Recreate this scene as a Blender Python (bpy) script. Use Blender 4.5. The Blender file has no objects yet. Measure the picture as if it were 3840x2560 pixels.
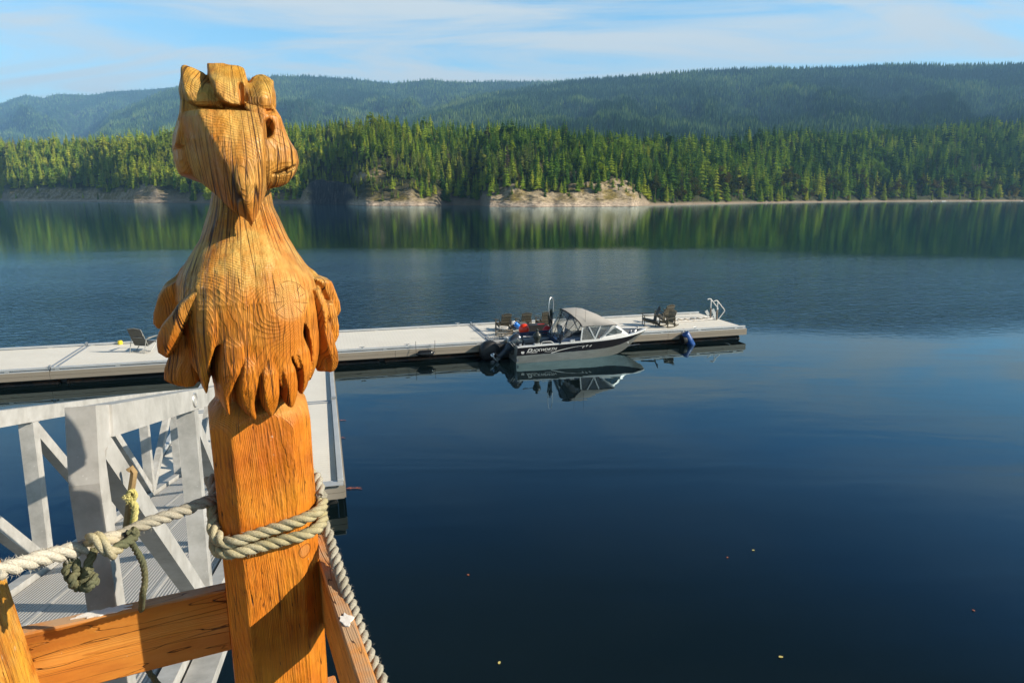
import bpy, math, random
import numpy as np
from mathutils import Vector, Matrix

# ------------------------------------------------------------------ camera, world, sun, exposure
scene = bpy.context.scene
COL = scene.collection
FPX, PITCH, HEYE = 2500.0, math.atan(542 / 2500), 7.0
cam_data = bpy.data.cameras.new("camera")
cam = bpy.data.objects.new("camera", cam_data)
COL.objects.link(cam)
cam_data.sensor_width = 36.0
cam_data.lens = 36.0 * FPX / 3840.0
cam_data.clip_start = 0.05
cam_data.clip_end = 60000
cam.location = (0, 0, HEYE)
cam.rotation_euler = (math.radians(90) - PITCH, 0, 0)
scene.camera = cam

SUN_EL, SUN_AZ = math.radians(28.5), math.radians(81.3)      # azimuth: from straight behind the camera towards the right
SUN_DIR = Vector((math.cos(SUN_EL) * math.sin(SUN_AZ), -math.cos(SUN_EL) * math.cos(SUN_AZ), math.sin(SUN_EL)))
sd = bpy.data.lights.new("sun", "SUN")
sd.energy = 5.0
sd.angle = math.radians(0.5)
sd.color = (1.0, 0.90, 0.74)
sun = bpy.data.objects.new("sun", sd)
COL.objects.link(sun)
sun.rotation_euler = (-SUN_DIR).to_track_quat('-Z', 'Y').to_euler()

scene.view_settings.view_transform = 'Standard'
scene.view_settings.look = 'None'
scene.view_settings.exposure = 0.75
scene.view_settings.gamma = 1.0
scene.cycles.use_denoising = True
scene.cycles.max_bounces = 8
scene.cycles.transparent_max_bounces = 16
scene.cycles.volume_bounces = 0
scene.cycles.caustics_reflective = False
scene.cycles.caustics_refractive = False


class NT:
    """tiny node-graph writer"""
    def __init__(s, tree):
        s.t = tree
        s.t.nodes.clear()

    def n(s, typ, ins=None, **props):
        nd = s.t.nodes.new(typ)
        for k, v in props.items():
            setattr(nd, k, v)
        for k, v in (ins or {}).items():
            sock = nd.inputs[k]
            if isinstance(v, bpy.types.NodeSocket):
                s.t.links.new(v, sock)
            elif isinstance(v, bpy.types.Node):
                s.t.links.new(v.outputs[0], sock)
            else:
                sock.default_value = v
        return nd

    def math(s, op, a, b=0.0, c=None, clamp=False):
        ins = {0: a, 1: b}
        if c is not None:
            ins[2] = c
        return s.n('ShaderNodeMath', ins, operation=op, use_clamp=clamp).outputs[0]

    def vmath(s, op, a, b=(0, 0, 0)):
        return s.n('ShaderNodeVectorMath', {0: a, 1: b}, operation=op).outputs[0]

    def mapr(s, v, a, b, c=0.0, d=1.0, smooth=False):
        return s.n('ShaderNodeMapRange', {0: v, 1: a, 2: b, 3: c, 4: d},
                   interpolation_type='SMOOTHSTEP' if smooth else 'LINEAR').outputs[0]

    def mix(s, f, a, b, mode='MIX'):
        nd = s.n('ShaderNodeMix', None, data_type='RGBA', blend_type=mode)
        for k, v in ((0, f), (6, a), (7, b)):
            if isinstance(v, (bpy.types.NodeSocket, bpy.types.Node)):
                s.t.links.new(v if isinstance(v, bpy.types.NodeSocket) else v.outputs[0], nd.inputs[k])
            else:
                nd.inputs[k].default_value = (*v, 1) if (k > 0 and len(v) == 3) else v
        return nd.outputs[2]

    def noise(s, vec, scale, detail=3.0, rough=0.5, dist=0.0):
        return s.n('ShaderNodeTexNoise', {'Vector': vec, 'Scale': scale, 'Detail': detail,
                                          'Roughness': rough, 'Distortion': dist}).outputs[0]

    def ramp(s, f, stops, mode='LINEAR'):
        nd = s.n('ShaderNodeValToRGB', {0: f})
        cr = nd.color_ramp
        cr.interpolation = mode
        while len(cr.elements) < len(stops):
            cr.elements.new(0.5)
        for e, (p, c) in zip(cr.elements, stops):
            e.position = p
            e.color = (*c, 1) if len(c) == 3 else c
        return nd.outputs[0]

    def scalev(s, vec, sc):
        return s.n('ShaderNodeMapping', {'Vector': vec, 'Scale': sc}).outputs[0]


# sky: Nishita plus thin high cloud
world = bpy.data.worlds.new("World")
scene.world = world
world.use_nodes = True
g = NT(world.node_tree)
sky = g.n('ShaderNodeTexSky', None, sky_type='NISHITA', sun_disc=False, sun_elevation=SUN_EL,
          sun_rotation=math.radians(180) - SUN_AZ, altitude=50, air_density=1.0, dust_density=0.6, ozone_density=1.6)
tc = g.n('ShaderNodeTexCoord')
sep = g.n('ShaderNodeSeparateXYZ', {0: tc.outputs['Generated']})
zc = g.math('ADD', g.math('MAXIMUM', sep.outputs[2], 0.0), 0.10)
pln = g.n('ShaderNodeCombineXYZ', {0: g.math('DIVIDE', sep.outputs[0], zc), 1: g.math('DIVIDE', sep.outputs[1], zc), 2: 0.0}).outputs[0]
rot = g.n('ShaderNodeMapping', {'Vector': pln, 'Rotation': (0, 0, math.radians(62)), 'Scale': (0.45, 1.15, 1), 'Location': (2.3, 1.4, 0)}).outputs[0]
c1 = g.noise(rot, 1.15, 9, 0.60, 1.3)
patch = g.noise(pln, 0.33, 3, 0.5, 0.5)
cover = g.math('ADD', g.math('MULTIPLY', c1, 0.9), g.math('MULTIPLY', patch, 0.75))
cl = g.mapr(cover, 0.66, 0.96, 0.0, 0.95, True)
horizon_w = g.mapr(sep.outputs[2], 0.0, 0.25, 0.45, 0.0, True)
clf = g.math('MAXIMUM', cl, horizon_w)
elev_tint = g.ramp(sep.outputs[2], [(0.0, (0.86, 1.10, 1.12)), (0.25, (0.60, 0.99, 1.07)), (0.34, (0.38, 0.82, 1.08)), (0.46, (0.14, 0.42, 0.66)), (0.56, (0.07, 0.18, 0.26)), (0.68, (0.05, 0.075, 0.085))])
skyc = g.mix(1.0, sky.outputs[0], elev_tint, 'MULTIPLY')
clf = g.math('MULTIPLY', clf, g.mapr(sep.outputs[2], .25, .40, 1.0, .10, True))
skyc = g.mix(clf, skyc, (3.7, 4.0, 4.05))
bg = g.n('ShaderNodeBackground', {'Color': skyc, 'Strength': 0.125})
g.n('ShaderNodeOutputWorld', {'Surface': bg})


# ------------------------------------------------------------------ helpers
def ray(px, py):
    x = (px - 1920) / FPX
    y = -(py - 1280) / FPX
    return np.array([x, math.cos(PITCH) + y * math.sin(PITCH), y * math.cos(PITCH) - math.sin(PITCH)])


def atz(px, py, z):
    r = ray(px, py)
    return np.array([0, 0, HEYE]) + (z - HEYE) / r[2] * r


def tag(o, label=None, cat=None, group=None, kind=None):
    if label: o['label'] = label
    if cat: o['category'] = cat
    if group: o['group'] = group
    if kind: o['kind'] = kind
    return o


def thing(name, label, cat, loc=(0, 0, 0), rotz=0.0, group=None):
    o = bpy.data.objects.new(name, None)
    o.empty_display_size = 0.2
    COL.objects.link(o)
    o.location = loc
    o.rotation_euler = (0, 0, rotz)
    return tag(o, label, cat, group)


def np_mesh(name, verts, faces, mat, parent=None, smooth=False, col=None):
    """verts (n,3), faces (m,3|4) numpy arrays -> linked object"""
    verts = np.ascontiguousarray(verts, dtype=np.float32)
    faces = np.ascontiguousarray(faces, dtype=np.int32)
    me = bpy.data.meshes.new(name)
    k = faces.shape[1]
    me.vertices.add(len(verts)); me.vertices.foreach_set('co', verts.ravel())
    me.loops.add(faces.size); me.loops.foreach_set('vertex_index', faces.ravel())
    me.polygons.add(len(faces))
    me.polygons.foreach_set('loop_start', np.arange(0, faces.size, k, dtype=np.int32))
    me.polygons.foreach_set('use_smooth', np.full(len(faces), smooth, dtype=bool))
    me.update(calc_edges=True)
    me.validate()
    if col is not None:
        a = me.color_attributes.new('tint', 'FLOAT_COLOR', 'POINT')
        c = np.ones((len(verts), 4), np.float32); c[:, :col.shape[1]] = col
        a.data.foreach_set('color', c.ravel())
    if mat is not None:
        me.materials.append(mat)
    o = bpy.data.objects.new(name, me)
    COL.objects.link(o)
    if parent is not None:
        o.parent = parent
    return o


class MB:
    """collects shapes, builds ONE mesh object"""
    def __init__(s):
        s.v, s.f = [], []

    def add(s, vs, fs):
        b = len(s.v)
        s.v += [tuple(map(float, v)) for v in vs]
        s.f += [tuple(b + i for i in f) for f in fs]

    def box(s, c, size, rot=None, bev=0.0):
        hx, hy, hz = size[0] / 2, size[1] / 2, size[2] / 2
        if bev <= 0:
            vs = [(x, y, z) for x in (-hx, hx) for y in (-hy, hy) for z in (-hz, hz)]
            fs = [(0, 1, 3, 2), (4, 6, 7, 5), (0, 4, 5, 1), (2, 3, 7, 6), (0, 2, 6, 4), (1, 5, 7, 3)]
        else:
            b = min(bev, hx * .45, hy * .45, hz * .45)
            vs, idx = [], {}
            for sx in (-1, 1):
                for sy in (-1, 1):
                    for sz in (-1, 1):
                        for ax in range(3):
                            p = [sx * (hx - b), sy * (hy - b), sz * (hz - b)]
                            p[ax] = (sx * hx, sy * hy, sz * hz)[ax]
                            idx[(sx, sy, sz, ax)] = len(vs); vs.append(tuple(p))
            fs = []
            for ax in range(3):
                o = [a for a in range(3) if a != ax]
                for sg in (-1, 1):
                    q = []
                    for (p, r) in ((-1, -1), (1, -1), (1, 1), (-1, 1)):
                        k = [0, 0, 0]; k[ax] = sg; k[o[0]] = p; k[o[1]] = r
                        q.append(idx[(*k, ax)])
                    fs.append(tuple(q))
                for p in (-1, 1):
                    for r in (-1, 1):
                        k1 = [0, 0, 0]; k1[ax] = -1; k1[o[0]] = p; k1[o[1]] = r
                        k2 = list(k1); k2[ax] = 1
                        fs.append((idx[(*k1, o[0])], idx[(*k2, o[0])], idx[(*k2, o[1])], idx[(*k1, o[1])]))
            for sx in (-1, 1):
                for sy in (-1, 1):
                    for sz in (-1, 1):
                        fs.append(tuple(idx[(sx, sy, sz, a)] for a in range(3)))
        if rot is not None:
            vs = [tuple(rot @ Vector(v)) for v in vs]
        s.add([(v[0] + c[0], v[1] + c[1], v[2] + c[2]) for v in vs], fs)
        return s

    def bar(s, p0, p1, w, h, up=(0, 0, 1), bev=0.0):
        p0, p1 = Vector(p0), Vector(p1)
        d = p1 - p0
        L = d.length
        d.normalize()
        up = Vector(up)
        side = d.cross(up)
        if side.length < 1e-4:
            side = d.cross(Vector((1, 0, 0)))
        side.normalize()
        u2 = side.cross(d).normalized()
        R = Matrix((d, side, u2)).transposed()
        return s.box(tuple((p0 + p1) / 2), (L, w, h), R, bev)

    def tube(s, pts, r, seg=8, caps=True, closed=False):
        pts = [Vector(p) for p in pts]
        n = len(pts)
        rs = r if hasattr(r, '__len__') else [r] * n
        prev = None
        rings = []
        for i in range(n):
            if closed:
                t = (pts[(i + 1) % n] - pts[i - 1]).normalized()
            else:
                t = (pts[min(i + 1, n - 1)] - pts[max(i - 1, 0)]).normalized()
            if prev is None:
                a = Vector((0, 0, 1)) if abs(t.z) < .9 else Vector((1, 0, 0))
                u = t.cross(a).normalized()
            else:
                u = (prev - t * prev.dot(t)).normalized()
            prev = u
            w = t.cross(u)
            rings.append([pts[i] + (u * math.cos(k * 2 * math.pi / seg) + w * math.sin(k * 2 * math.pi / seg)) * rs[i] for k in range(seg)])
        b = len(s.v)
        for rg in rings:
            s.v += [tuple(p) for p in rg]
        m = n if closed else n - 1
        for i in range(m):
            j = (i + 1) % n
            for k in range(seg):
                s.f.append((b + i * seg + k, b + i * seg + (k + 1) % seg, b + j * seg + (k + 1) % seg, b + j * seg + k))
        if caps and not closed:
            s.f.append(tuple(b + k for k in range(seg))[::-1])
            s.f.append(tuple(b + (n - 1) * seg + k for k in range(seg)))
        return s

    def lathe(s, prof, c=(0, 0, 0), seg=20, rot=None):
        """prof: (r, z) list"""
        b = len(s.v)
        for r, z in prof:
            for k in range(seg):
                a = k * 2 * math.pi / seg
                v = Vector((r * math.cos(a), r * math.sin(a), z))
                if rot is not None: v = rot @ v
                s.v.append((v.x + c[0], v.y + c[1], v.z + c[2]))
        for i in range(len(prof) - 1):
            for k in range(seg):
                s.f.append((b + i * seg + k, b + i * seg + (k + 1) % seg, b + (i + 1) * seg + (k + 1) % seg, b + (i + 1) * seg + k))
        s.f.append(tuple(b + k for k in range(seg))[::-1])
        s.f.append(tuple(b + (len(prof) - 1) * seg + k for k in range(seg)))
        return s

    def prism(s, poly, h0, h1, M=None):
        """poly in xy, extruded z h0..h1, M 4x4 transform"""
        n = len(poly)
        vs = [(x, y, h0) for x, y in poly] + [(x, y, h1) for x, y in poly]
        if M is not None:
            vs = [tuple(M @ Vector(v)) for v in vs]
        fs = [tuple(range(n))[::-1], tuple(range(n, 2 * n))] + [(i, (i + 1) % n, n + (i + 1) % n, n + i) for i in range(n)]
        s.add(vs, fs)
        return s

    def grid(s, rows, closed=False):
        b = len(s.v)
        n = len(rows[0])
        for r in rows:
            s.v += [tuple(map(float, p)) for p in r]
        for i in range(len(rows) - 1):
            for k in range(n - 1 + (1 if closed else 0)):
                s.f.append((b + i * n + k, b + i * n + (k + 1) % n, b + (i + 1) * n + (k + 1) % n, b + (i + 1) * n + k))
        return s

    def build(s, name, mat, parent=None, smooth=None, label=None, fixn=True):
        me = bpy.data.meshes.new(name)
        me.from_pydata(s.v, [], s.f)
        me.update()
        if fixn:
            import bmesh
            bm = bmesh.new(); bm.from_mesh(me)
            bmesh.ops.recalc_face_normals(bm, faces=bm.faces)
            bm.to_mesh(me); bm.free()
        if smooth is not None:
            me.polygons.foreach_set('use_smooth', [True] * len(me.polygons))
            try:
                me.set_sharp_from_angle(angle=math.radians(smooth))
            except Exception:
                pass
        me.materials.append(mat)
        o = bpy.data.objects.new(name, me)
        COL.objects.link(o)
        if parent is not None:
            o.parent = parent
        if label: o['label'] = label
        return o


def principled(name):
    m = bpy.data.materials.new(name)
    m.use_nodes = True
    return m, NT(m.node_tree)


def simple(name, col, rough=0.5, metal=0.0, var=0.12, scale=6.0, bump=0.0, bscale=40.0, spec=0.5, coat=0.0):
    """procedural surface: colour broken up by noise, slight bump, roughness variation"""
    m, g = principled(name)
    tc = g.n('ShaderNodeTexCoord').outputs['Object']
    n1 = g.noise(tc, scale, 5, 0.6)
    f = g.mapr(n1, 0.3, 0.7)
    d = tuple(max(0, c * (1 - var)) for c in col)
    l = tuple(min(1, c * (1 + var)) for c in col)
    c = g.mix(f, d, l)
    ins = {'Base Color': c, 'Metallic': metal, 'Roughness': g.mapr(n1, 0.3, 0.7, max(0, rough - .07), min(1, rough + .07)),
           'Specular IOR Level': spec, 'Coat Weight': coat}
    b = g.n('ShaderNodeBsdfPrincipled', ins)
    if bump > 0:
        n2 = g.noise(tc, bscale, 4, 0.6)
        bp = g.n('ShaderNodeBump', {'Height': n2, 'Strength': 1.0, 'Distance': bump})
        g.t.links.new(bp.outputs[0], b.inputs['Normal'])
    g.n('ShaderNodeOutputMaterial', {'Surface': b})
    return m


TH = math.radians(16)          # dock axis, turned from the camera's x axis
def DW(u, v, z=0.0):
    return Vector((u * math.cos(TH) - v * math.sin(TH), u * math.sin(TH) + v * math.cos(TH), z))
# ------------------------------------------------------------------ carved bird post
AX = np.array([-0.636, 1.6])
R0 = float(np.hypot(*AX))
BETA = math.atan2(-AX[0], AX[1])
PA = math.radians(24.5) - BETA


def wood_mat(name, kind, cw=1.0):
    m, g = principled(name)
    tc = g.n('ShaderNodeTexCoord').outputs['Object']
    wob = g.noise(g.scalev(tc, (5, 5, 2.2)), 1.0, 3, 0.5)
    sp = g.n('ShaderNodeSeparateXYZ', {0: tc})
    if kind == 'log':
        dx = g.math('ADD', sp.outputs[0], g.math('MULTIPLY', sp.outputs[2], 0.05))
        dx = g.math('SUBTRACT', dx, 0.03)
        dy = g.math('ADD', sp.outputs[1], -0.03)
        rad = g.math('SQRT', g.math('ADD', g.math('MULTIPLY', dx, dx), g.math('MULTIPLY', dy, dy)))
    elif kind == 'board':
        rad = g.math('SQRT', g.math('ADD', g.math('POWER', g.math('ADD', sp.outputs[1], 0.05), 2.0), g.math('POWER', sp.outputs[2], 2.0)))
        wob = g.noise(g.scalev(tc, (1.6, 9, 9)), 1.0, 3, 0.5)
    # a knot on the chest: rings bend round a side branch
    if kind == 'log':
        kx = g.math('SUBTRACT', sp.outputs[0], 0.083)
        kz = g.math('SUBTRACT', sp.outputs[2], -0.225)
        kd = g.math('SQRT', g.math('ADD', g.math('MULTIPLY', kx, kx), g.math('MULTIPLY', g.math('MULTIPLY', kz, kz), 0.8)))
        kd = g.math('ADD', kd, g.math('MULTIPLY', wob, 0.012))
        front = g.mapr(sp.outputs[1], 0.0, -0.03)
        kin = g.math('MULTIPLY', g.mapr(kd, 0.052, 0.034, 0, 1, True), front)
        push = g.math('MULTIPLY', g.mapr(kd, 0.11, 0.03, 0, 0.022, True), front)
        rad = g.math('ADD', rad, push)
    fine = g.noise(g.scalev(tc, (60, 60, 9) if kind == 'log' else (9, 60, 60)), 1.0, 2, 0.5)
    ph = g.math('ADD', g.math('MULTIPLY', rad, 430.0), g.math('ADD', g.math('MULTIPLY', wob, 7.0), g.math('MULTIPLY', g.noise(tc, 40, 2), 0.5)))
    if kind == 'log':
        kr = g.math('FRACT', g.math('MULTIPLY', kd, 260.0))
        klate = g.math('MULTIPLY', g.mapr(kr, .4, .9, 0, 1, True), .7)
    ring = g.math('FRACT', ph)
    late = g.math('MULTIPLY', g.mapr(ring, 0.45, 0.92, 0, 1, True), g.mapr(ring, 1.0, 0.94))
    if kind == 'log':
        late = g.math('ADD', g.math('MULTIPLY', late, g.math('SUBTRACT', 1.0, kin)), g.math('MULTIPLY', klate, kin))
    # checks: long narrow dark splits along the grain
    if kind == 'log':
        th = g.math('ARCTAN2', sp.outputs[0], g.math('SUBTRACT', 0.06, sp.outputs[1]))
        thz = g.n('ShaderNodeCombineXYZ', {0: th, 1: sp.outputs[2], 2: 0.0}).outputs[0]
        cv = g.scalev(thz, (7.5, 1.0, 1)); cv2 = g.scalev(thz, (17, 2.0, 1))
    else:
        cv = g.scalev(tc, (1.0, 16, 16)); cv2 = g.scalev(tc, (3.0, 38, 38))
    a1 = g.math('ABSOLUTE', g.math('SUBTRACT', g.noise(cv, 1.0, 1.5, 0.4), 0.5))
    a2 = g.math('ABSOLUTE', g.math('SUBTRACT', g.noise(cv2, 1.0, 1.5, 0.4), 0.46))
    gate = g.mapr(g.noise(tc, 4.5, 2), 0.38, 0.52)
    k1 = g.math('MULTIPLY', g.mapr(a1, 0.008 * cw, 0.002 * cw), gate)
    k2 = g.math('MULTIPLY', g.mapr(a2, 0.016 * cw, 0.005 * cw), g.math('MULTIPLY', gate, 0.85))
    crack = g.math('MAXIMUM', k1, k2)
    if kind == 'log':
        a3 = g.math('ABSOLUTE', g.math('SUBTRACT', g.noise(g.scalev(thz, (26, 3.0, 1)), 1.0, 1.2, 0.4), 0.52))
        g3 = g.mapr(g.noise(g.scalev(tc, (3, 3, 5)), 1.6, 2), 0.44, 0.56)
        k3 = g.math('MULTIPLY', g.mapr(a3, 0.021 * cw, 0.006 * cw), g.math('MULTIPLY', g3, 0.8))
        crack = g.math('MAXIMUM', crack, k3)
        streak = g.noise(g.scalev(thz, (60, 7, 1)), 1.0, 3, .6)
    if kind == 'log':
        kring = g.math('MULTIPLY', g.mapr(g.math('ABSOLUTE', g.math('SUBTRACT', kd, g.math('ADD', 0.036, g.math('MULTIPLY', g.noise(tc, 22, 2), .012)))), 0.0016, 0.0004), front)
        crack = g.math('MAXIMUM', crack, g.math('MULTIPLY', kring, g.mapr(g.noise(tc, 17, 2), 0.46, 0.54, 0, .3)))
    if kind == 'log':
        ka = g.math('FRACT', g.math('ADD', g.math('MULTIPLY', g.math('ARCTAN2', kx, kz), 1.75), g.math('MULTIPLY', wob, .6)))
        spoke = g.math('MULTIPLY', g.mapr(g.math('ABSOLUTE', g.math('SUBTRACT', ka, .5)), .035, .01), g.math('MULTIPLY', kin, g.mapr(g.noise(tc, 30, 2), .45, .55)))
        crack = g.math('MAXIMUM', crack, g.math('MULTIPLY', spoke, .8))
    big = g.noise(tc, 6.0, 4, 0.6)
    if kind == 'log':
        base = g.ramp(big, [(0.30, (0.50, 0.125, 0.007)), (0.46, (0.64, 0.190, 0.010)), (0.6, (0.72, 0.255, 0.018)), (0.75, (0.56, 0.145, 0.008))])
    else:
        base = g.ramp(g.noise(g.scalev(tc, (2, 12, 12)), 1.5, 5, 0.6), [(0.30, (0.48, 0.15, 0.022)), (0.5, (0.66, 0.25, 0.035)), (0.7, (0.72, 0.33, 0.07))])
    base = g.mix(g.math('MULTIPLY', late, 0.30 if kind == 'log' else 0.34), base, (0.36, 0.095, 0.014))
    base = g.mix(g.mapr(fine, 0.5, 0.75, 0, 0.22), base, (0.74, 0.33, 0.05))
    if kind == 'log':
        base = g.mix(g.mapr(streak, .42, .68, 0, .40), base, (0.34, 0.085, 0.010))
    if kind == 'log':
        base = g.mix(g.math('MULTIPLY', kin, .45), base, g.mix(klate, (.62, .36, .12), (.30, .13, .03)))
    # weathered, varnish gone: higher up and on surfaces that face upward
    geo = g.n('ShaderNodeNewGeometry')
    up = g.n('ShaderNodeSeparateXYZ', {0: geo.outputs['True Normal']}).outputs[2]
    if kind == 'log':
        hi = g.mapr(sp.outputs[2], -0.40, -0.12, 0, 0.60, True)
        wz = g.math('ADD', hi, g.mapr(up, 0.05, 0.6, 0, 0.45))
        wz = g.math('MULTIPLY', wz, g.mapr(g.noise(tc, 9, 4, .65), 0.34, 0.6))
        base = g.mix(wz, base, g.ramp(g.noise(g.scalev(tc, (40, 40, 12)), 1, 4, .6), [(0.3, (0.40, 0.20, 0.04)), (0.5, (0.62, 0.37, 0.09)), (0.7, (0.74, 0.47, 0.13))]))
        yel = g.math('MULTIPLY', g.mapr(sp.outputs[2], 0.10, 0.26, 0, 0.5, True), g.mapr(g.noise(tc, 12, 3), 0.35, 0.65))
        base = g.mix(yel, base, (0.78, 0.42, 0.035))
    else:
        wz = g.math('MULTIPLY', g.mapr(up, 0.5, 0.9), g.mapr(g.noise(tc, 7, 4, .65), 0.35, 0.55, 0, 0.7))
        base = g.mix(wz, base, (0.42, 0.33, 0.22))
    if kind == 'log':
        brn = g.math('MULTIPLY', g.mapr(g.noise(g.scalev(tc, (1, 1, .7)), 7, 5, .7, .5), .52, .68, 0, .48), g.mapr(sp.outputs[2], -.46, -.26))
        base = g.mix(brn, base, (.22, .085, .018))
        k2x = g.math('SUBTRACT', sp.outputs[0], .080); k2z = g.math('SUBTRACT', sp.outputs[2], -.872)
        k2 = g.math('SQRT', g.math('ADD', g.math('MULTIPLY', k2x, k2x), g.math('MULTIPLY', g.math('MULTIPLY', k2z, k2z), .75)))
        k2 = g.math('ADD', k2, g.math('MULTIPLY', wob, .004))
        base = g.mix(g.mapr(k2, .017, .012, 0, .5), base, (.50, .24, .08))
        base = g.mix(g.math('MULTIPLY', g.mapr(g.math('ABSOLUTE', g.math('SUBTRACT', k2, .0165)), .0016, .0005), .8), base, (.16, .05, .01))
    # pale droppings / worn flecks
    fl = g.mapr(g.noise(g.scalev(tc, (1, 1, .6)), 38, 4, 0.7), 0.70, 0.76, 0, 0.7)
    base = g.mix(fl, base, (0.80, 0.66, 0.48))
    base = g.mix(crack, base, (0.055, 0.018, 0.006))
    h = g.math('SUBTRACT', g.math('MULTIPLY', late, 0.0012 if kind == 'log' else .0006), g.math('MULTIPLY', crack, 0.006))
    h = g.math('ADD', h, g.math('MULTIPLY', fine, 0.003 if kind == 'log' else .0008))
    h = g.math('ADD', h, g.math('MULTIPLY', g.noise(g.scalev(tc, (28, 28, 8)), 1, 4, .6), 0.011 if kind == 'log' else .001))
    bp = g.n('ShaderNodeBump', {'Height': h, 'Strength': 0.9, 'Distance': 1.0})
    b = g.n('ShaderNodeBsdfPrincipled', {'Base Color': base, 'Roughness': g.mapr(g.noise(tc, 20, 3), 0.3, 0.7, 0.42, 0.68),
                                         'Specular IOR Level': 0.35, 'Normal': bp})
    g.n('ShaderNodeOutputMaterial', {'Surface': b})
    return m


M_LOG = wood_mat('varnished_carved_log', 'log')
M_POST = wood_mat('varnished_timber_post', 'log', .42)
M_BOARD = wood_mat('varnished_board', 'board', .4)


def LP(px, py, y=0.0):
    """full-photo pixel -> (x, z) of the carving's own frame at depth y (metres, + is away)"""
    r = ray(px, py)
    cb, sb = math.cos(BETA), math.sin(BETA)
    lx = r[0] * cb + r[1] * sb
    ly = -r[0] * sb + r[1] * cb
    t = (R0 + y) / ly
    return lx * t, r[2] * t


def C1(x, y, d=0.0):
    a, b = LP(520 + x / 2.24, 200 + y / 2.24, d)
    return (a, d, b)


def C2(x, y, d=0.0):
    a, b = LP(520 + x / 2.24, 900 + y / 2.24, d)
    return (a, d, b)


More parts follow.
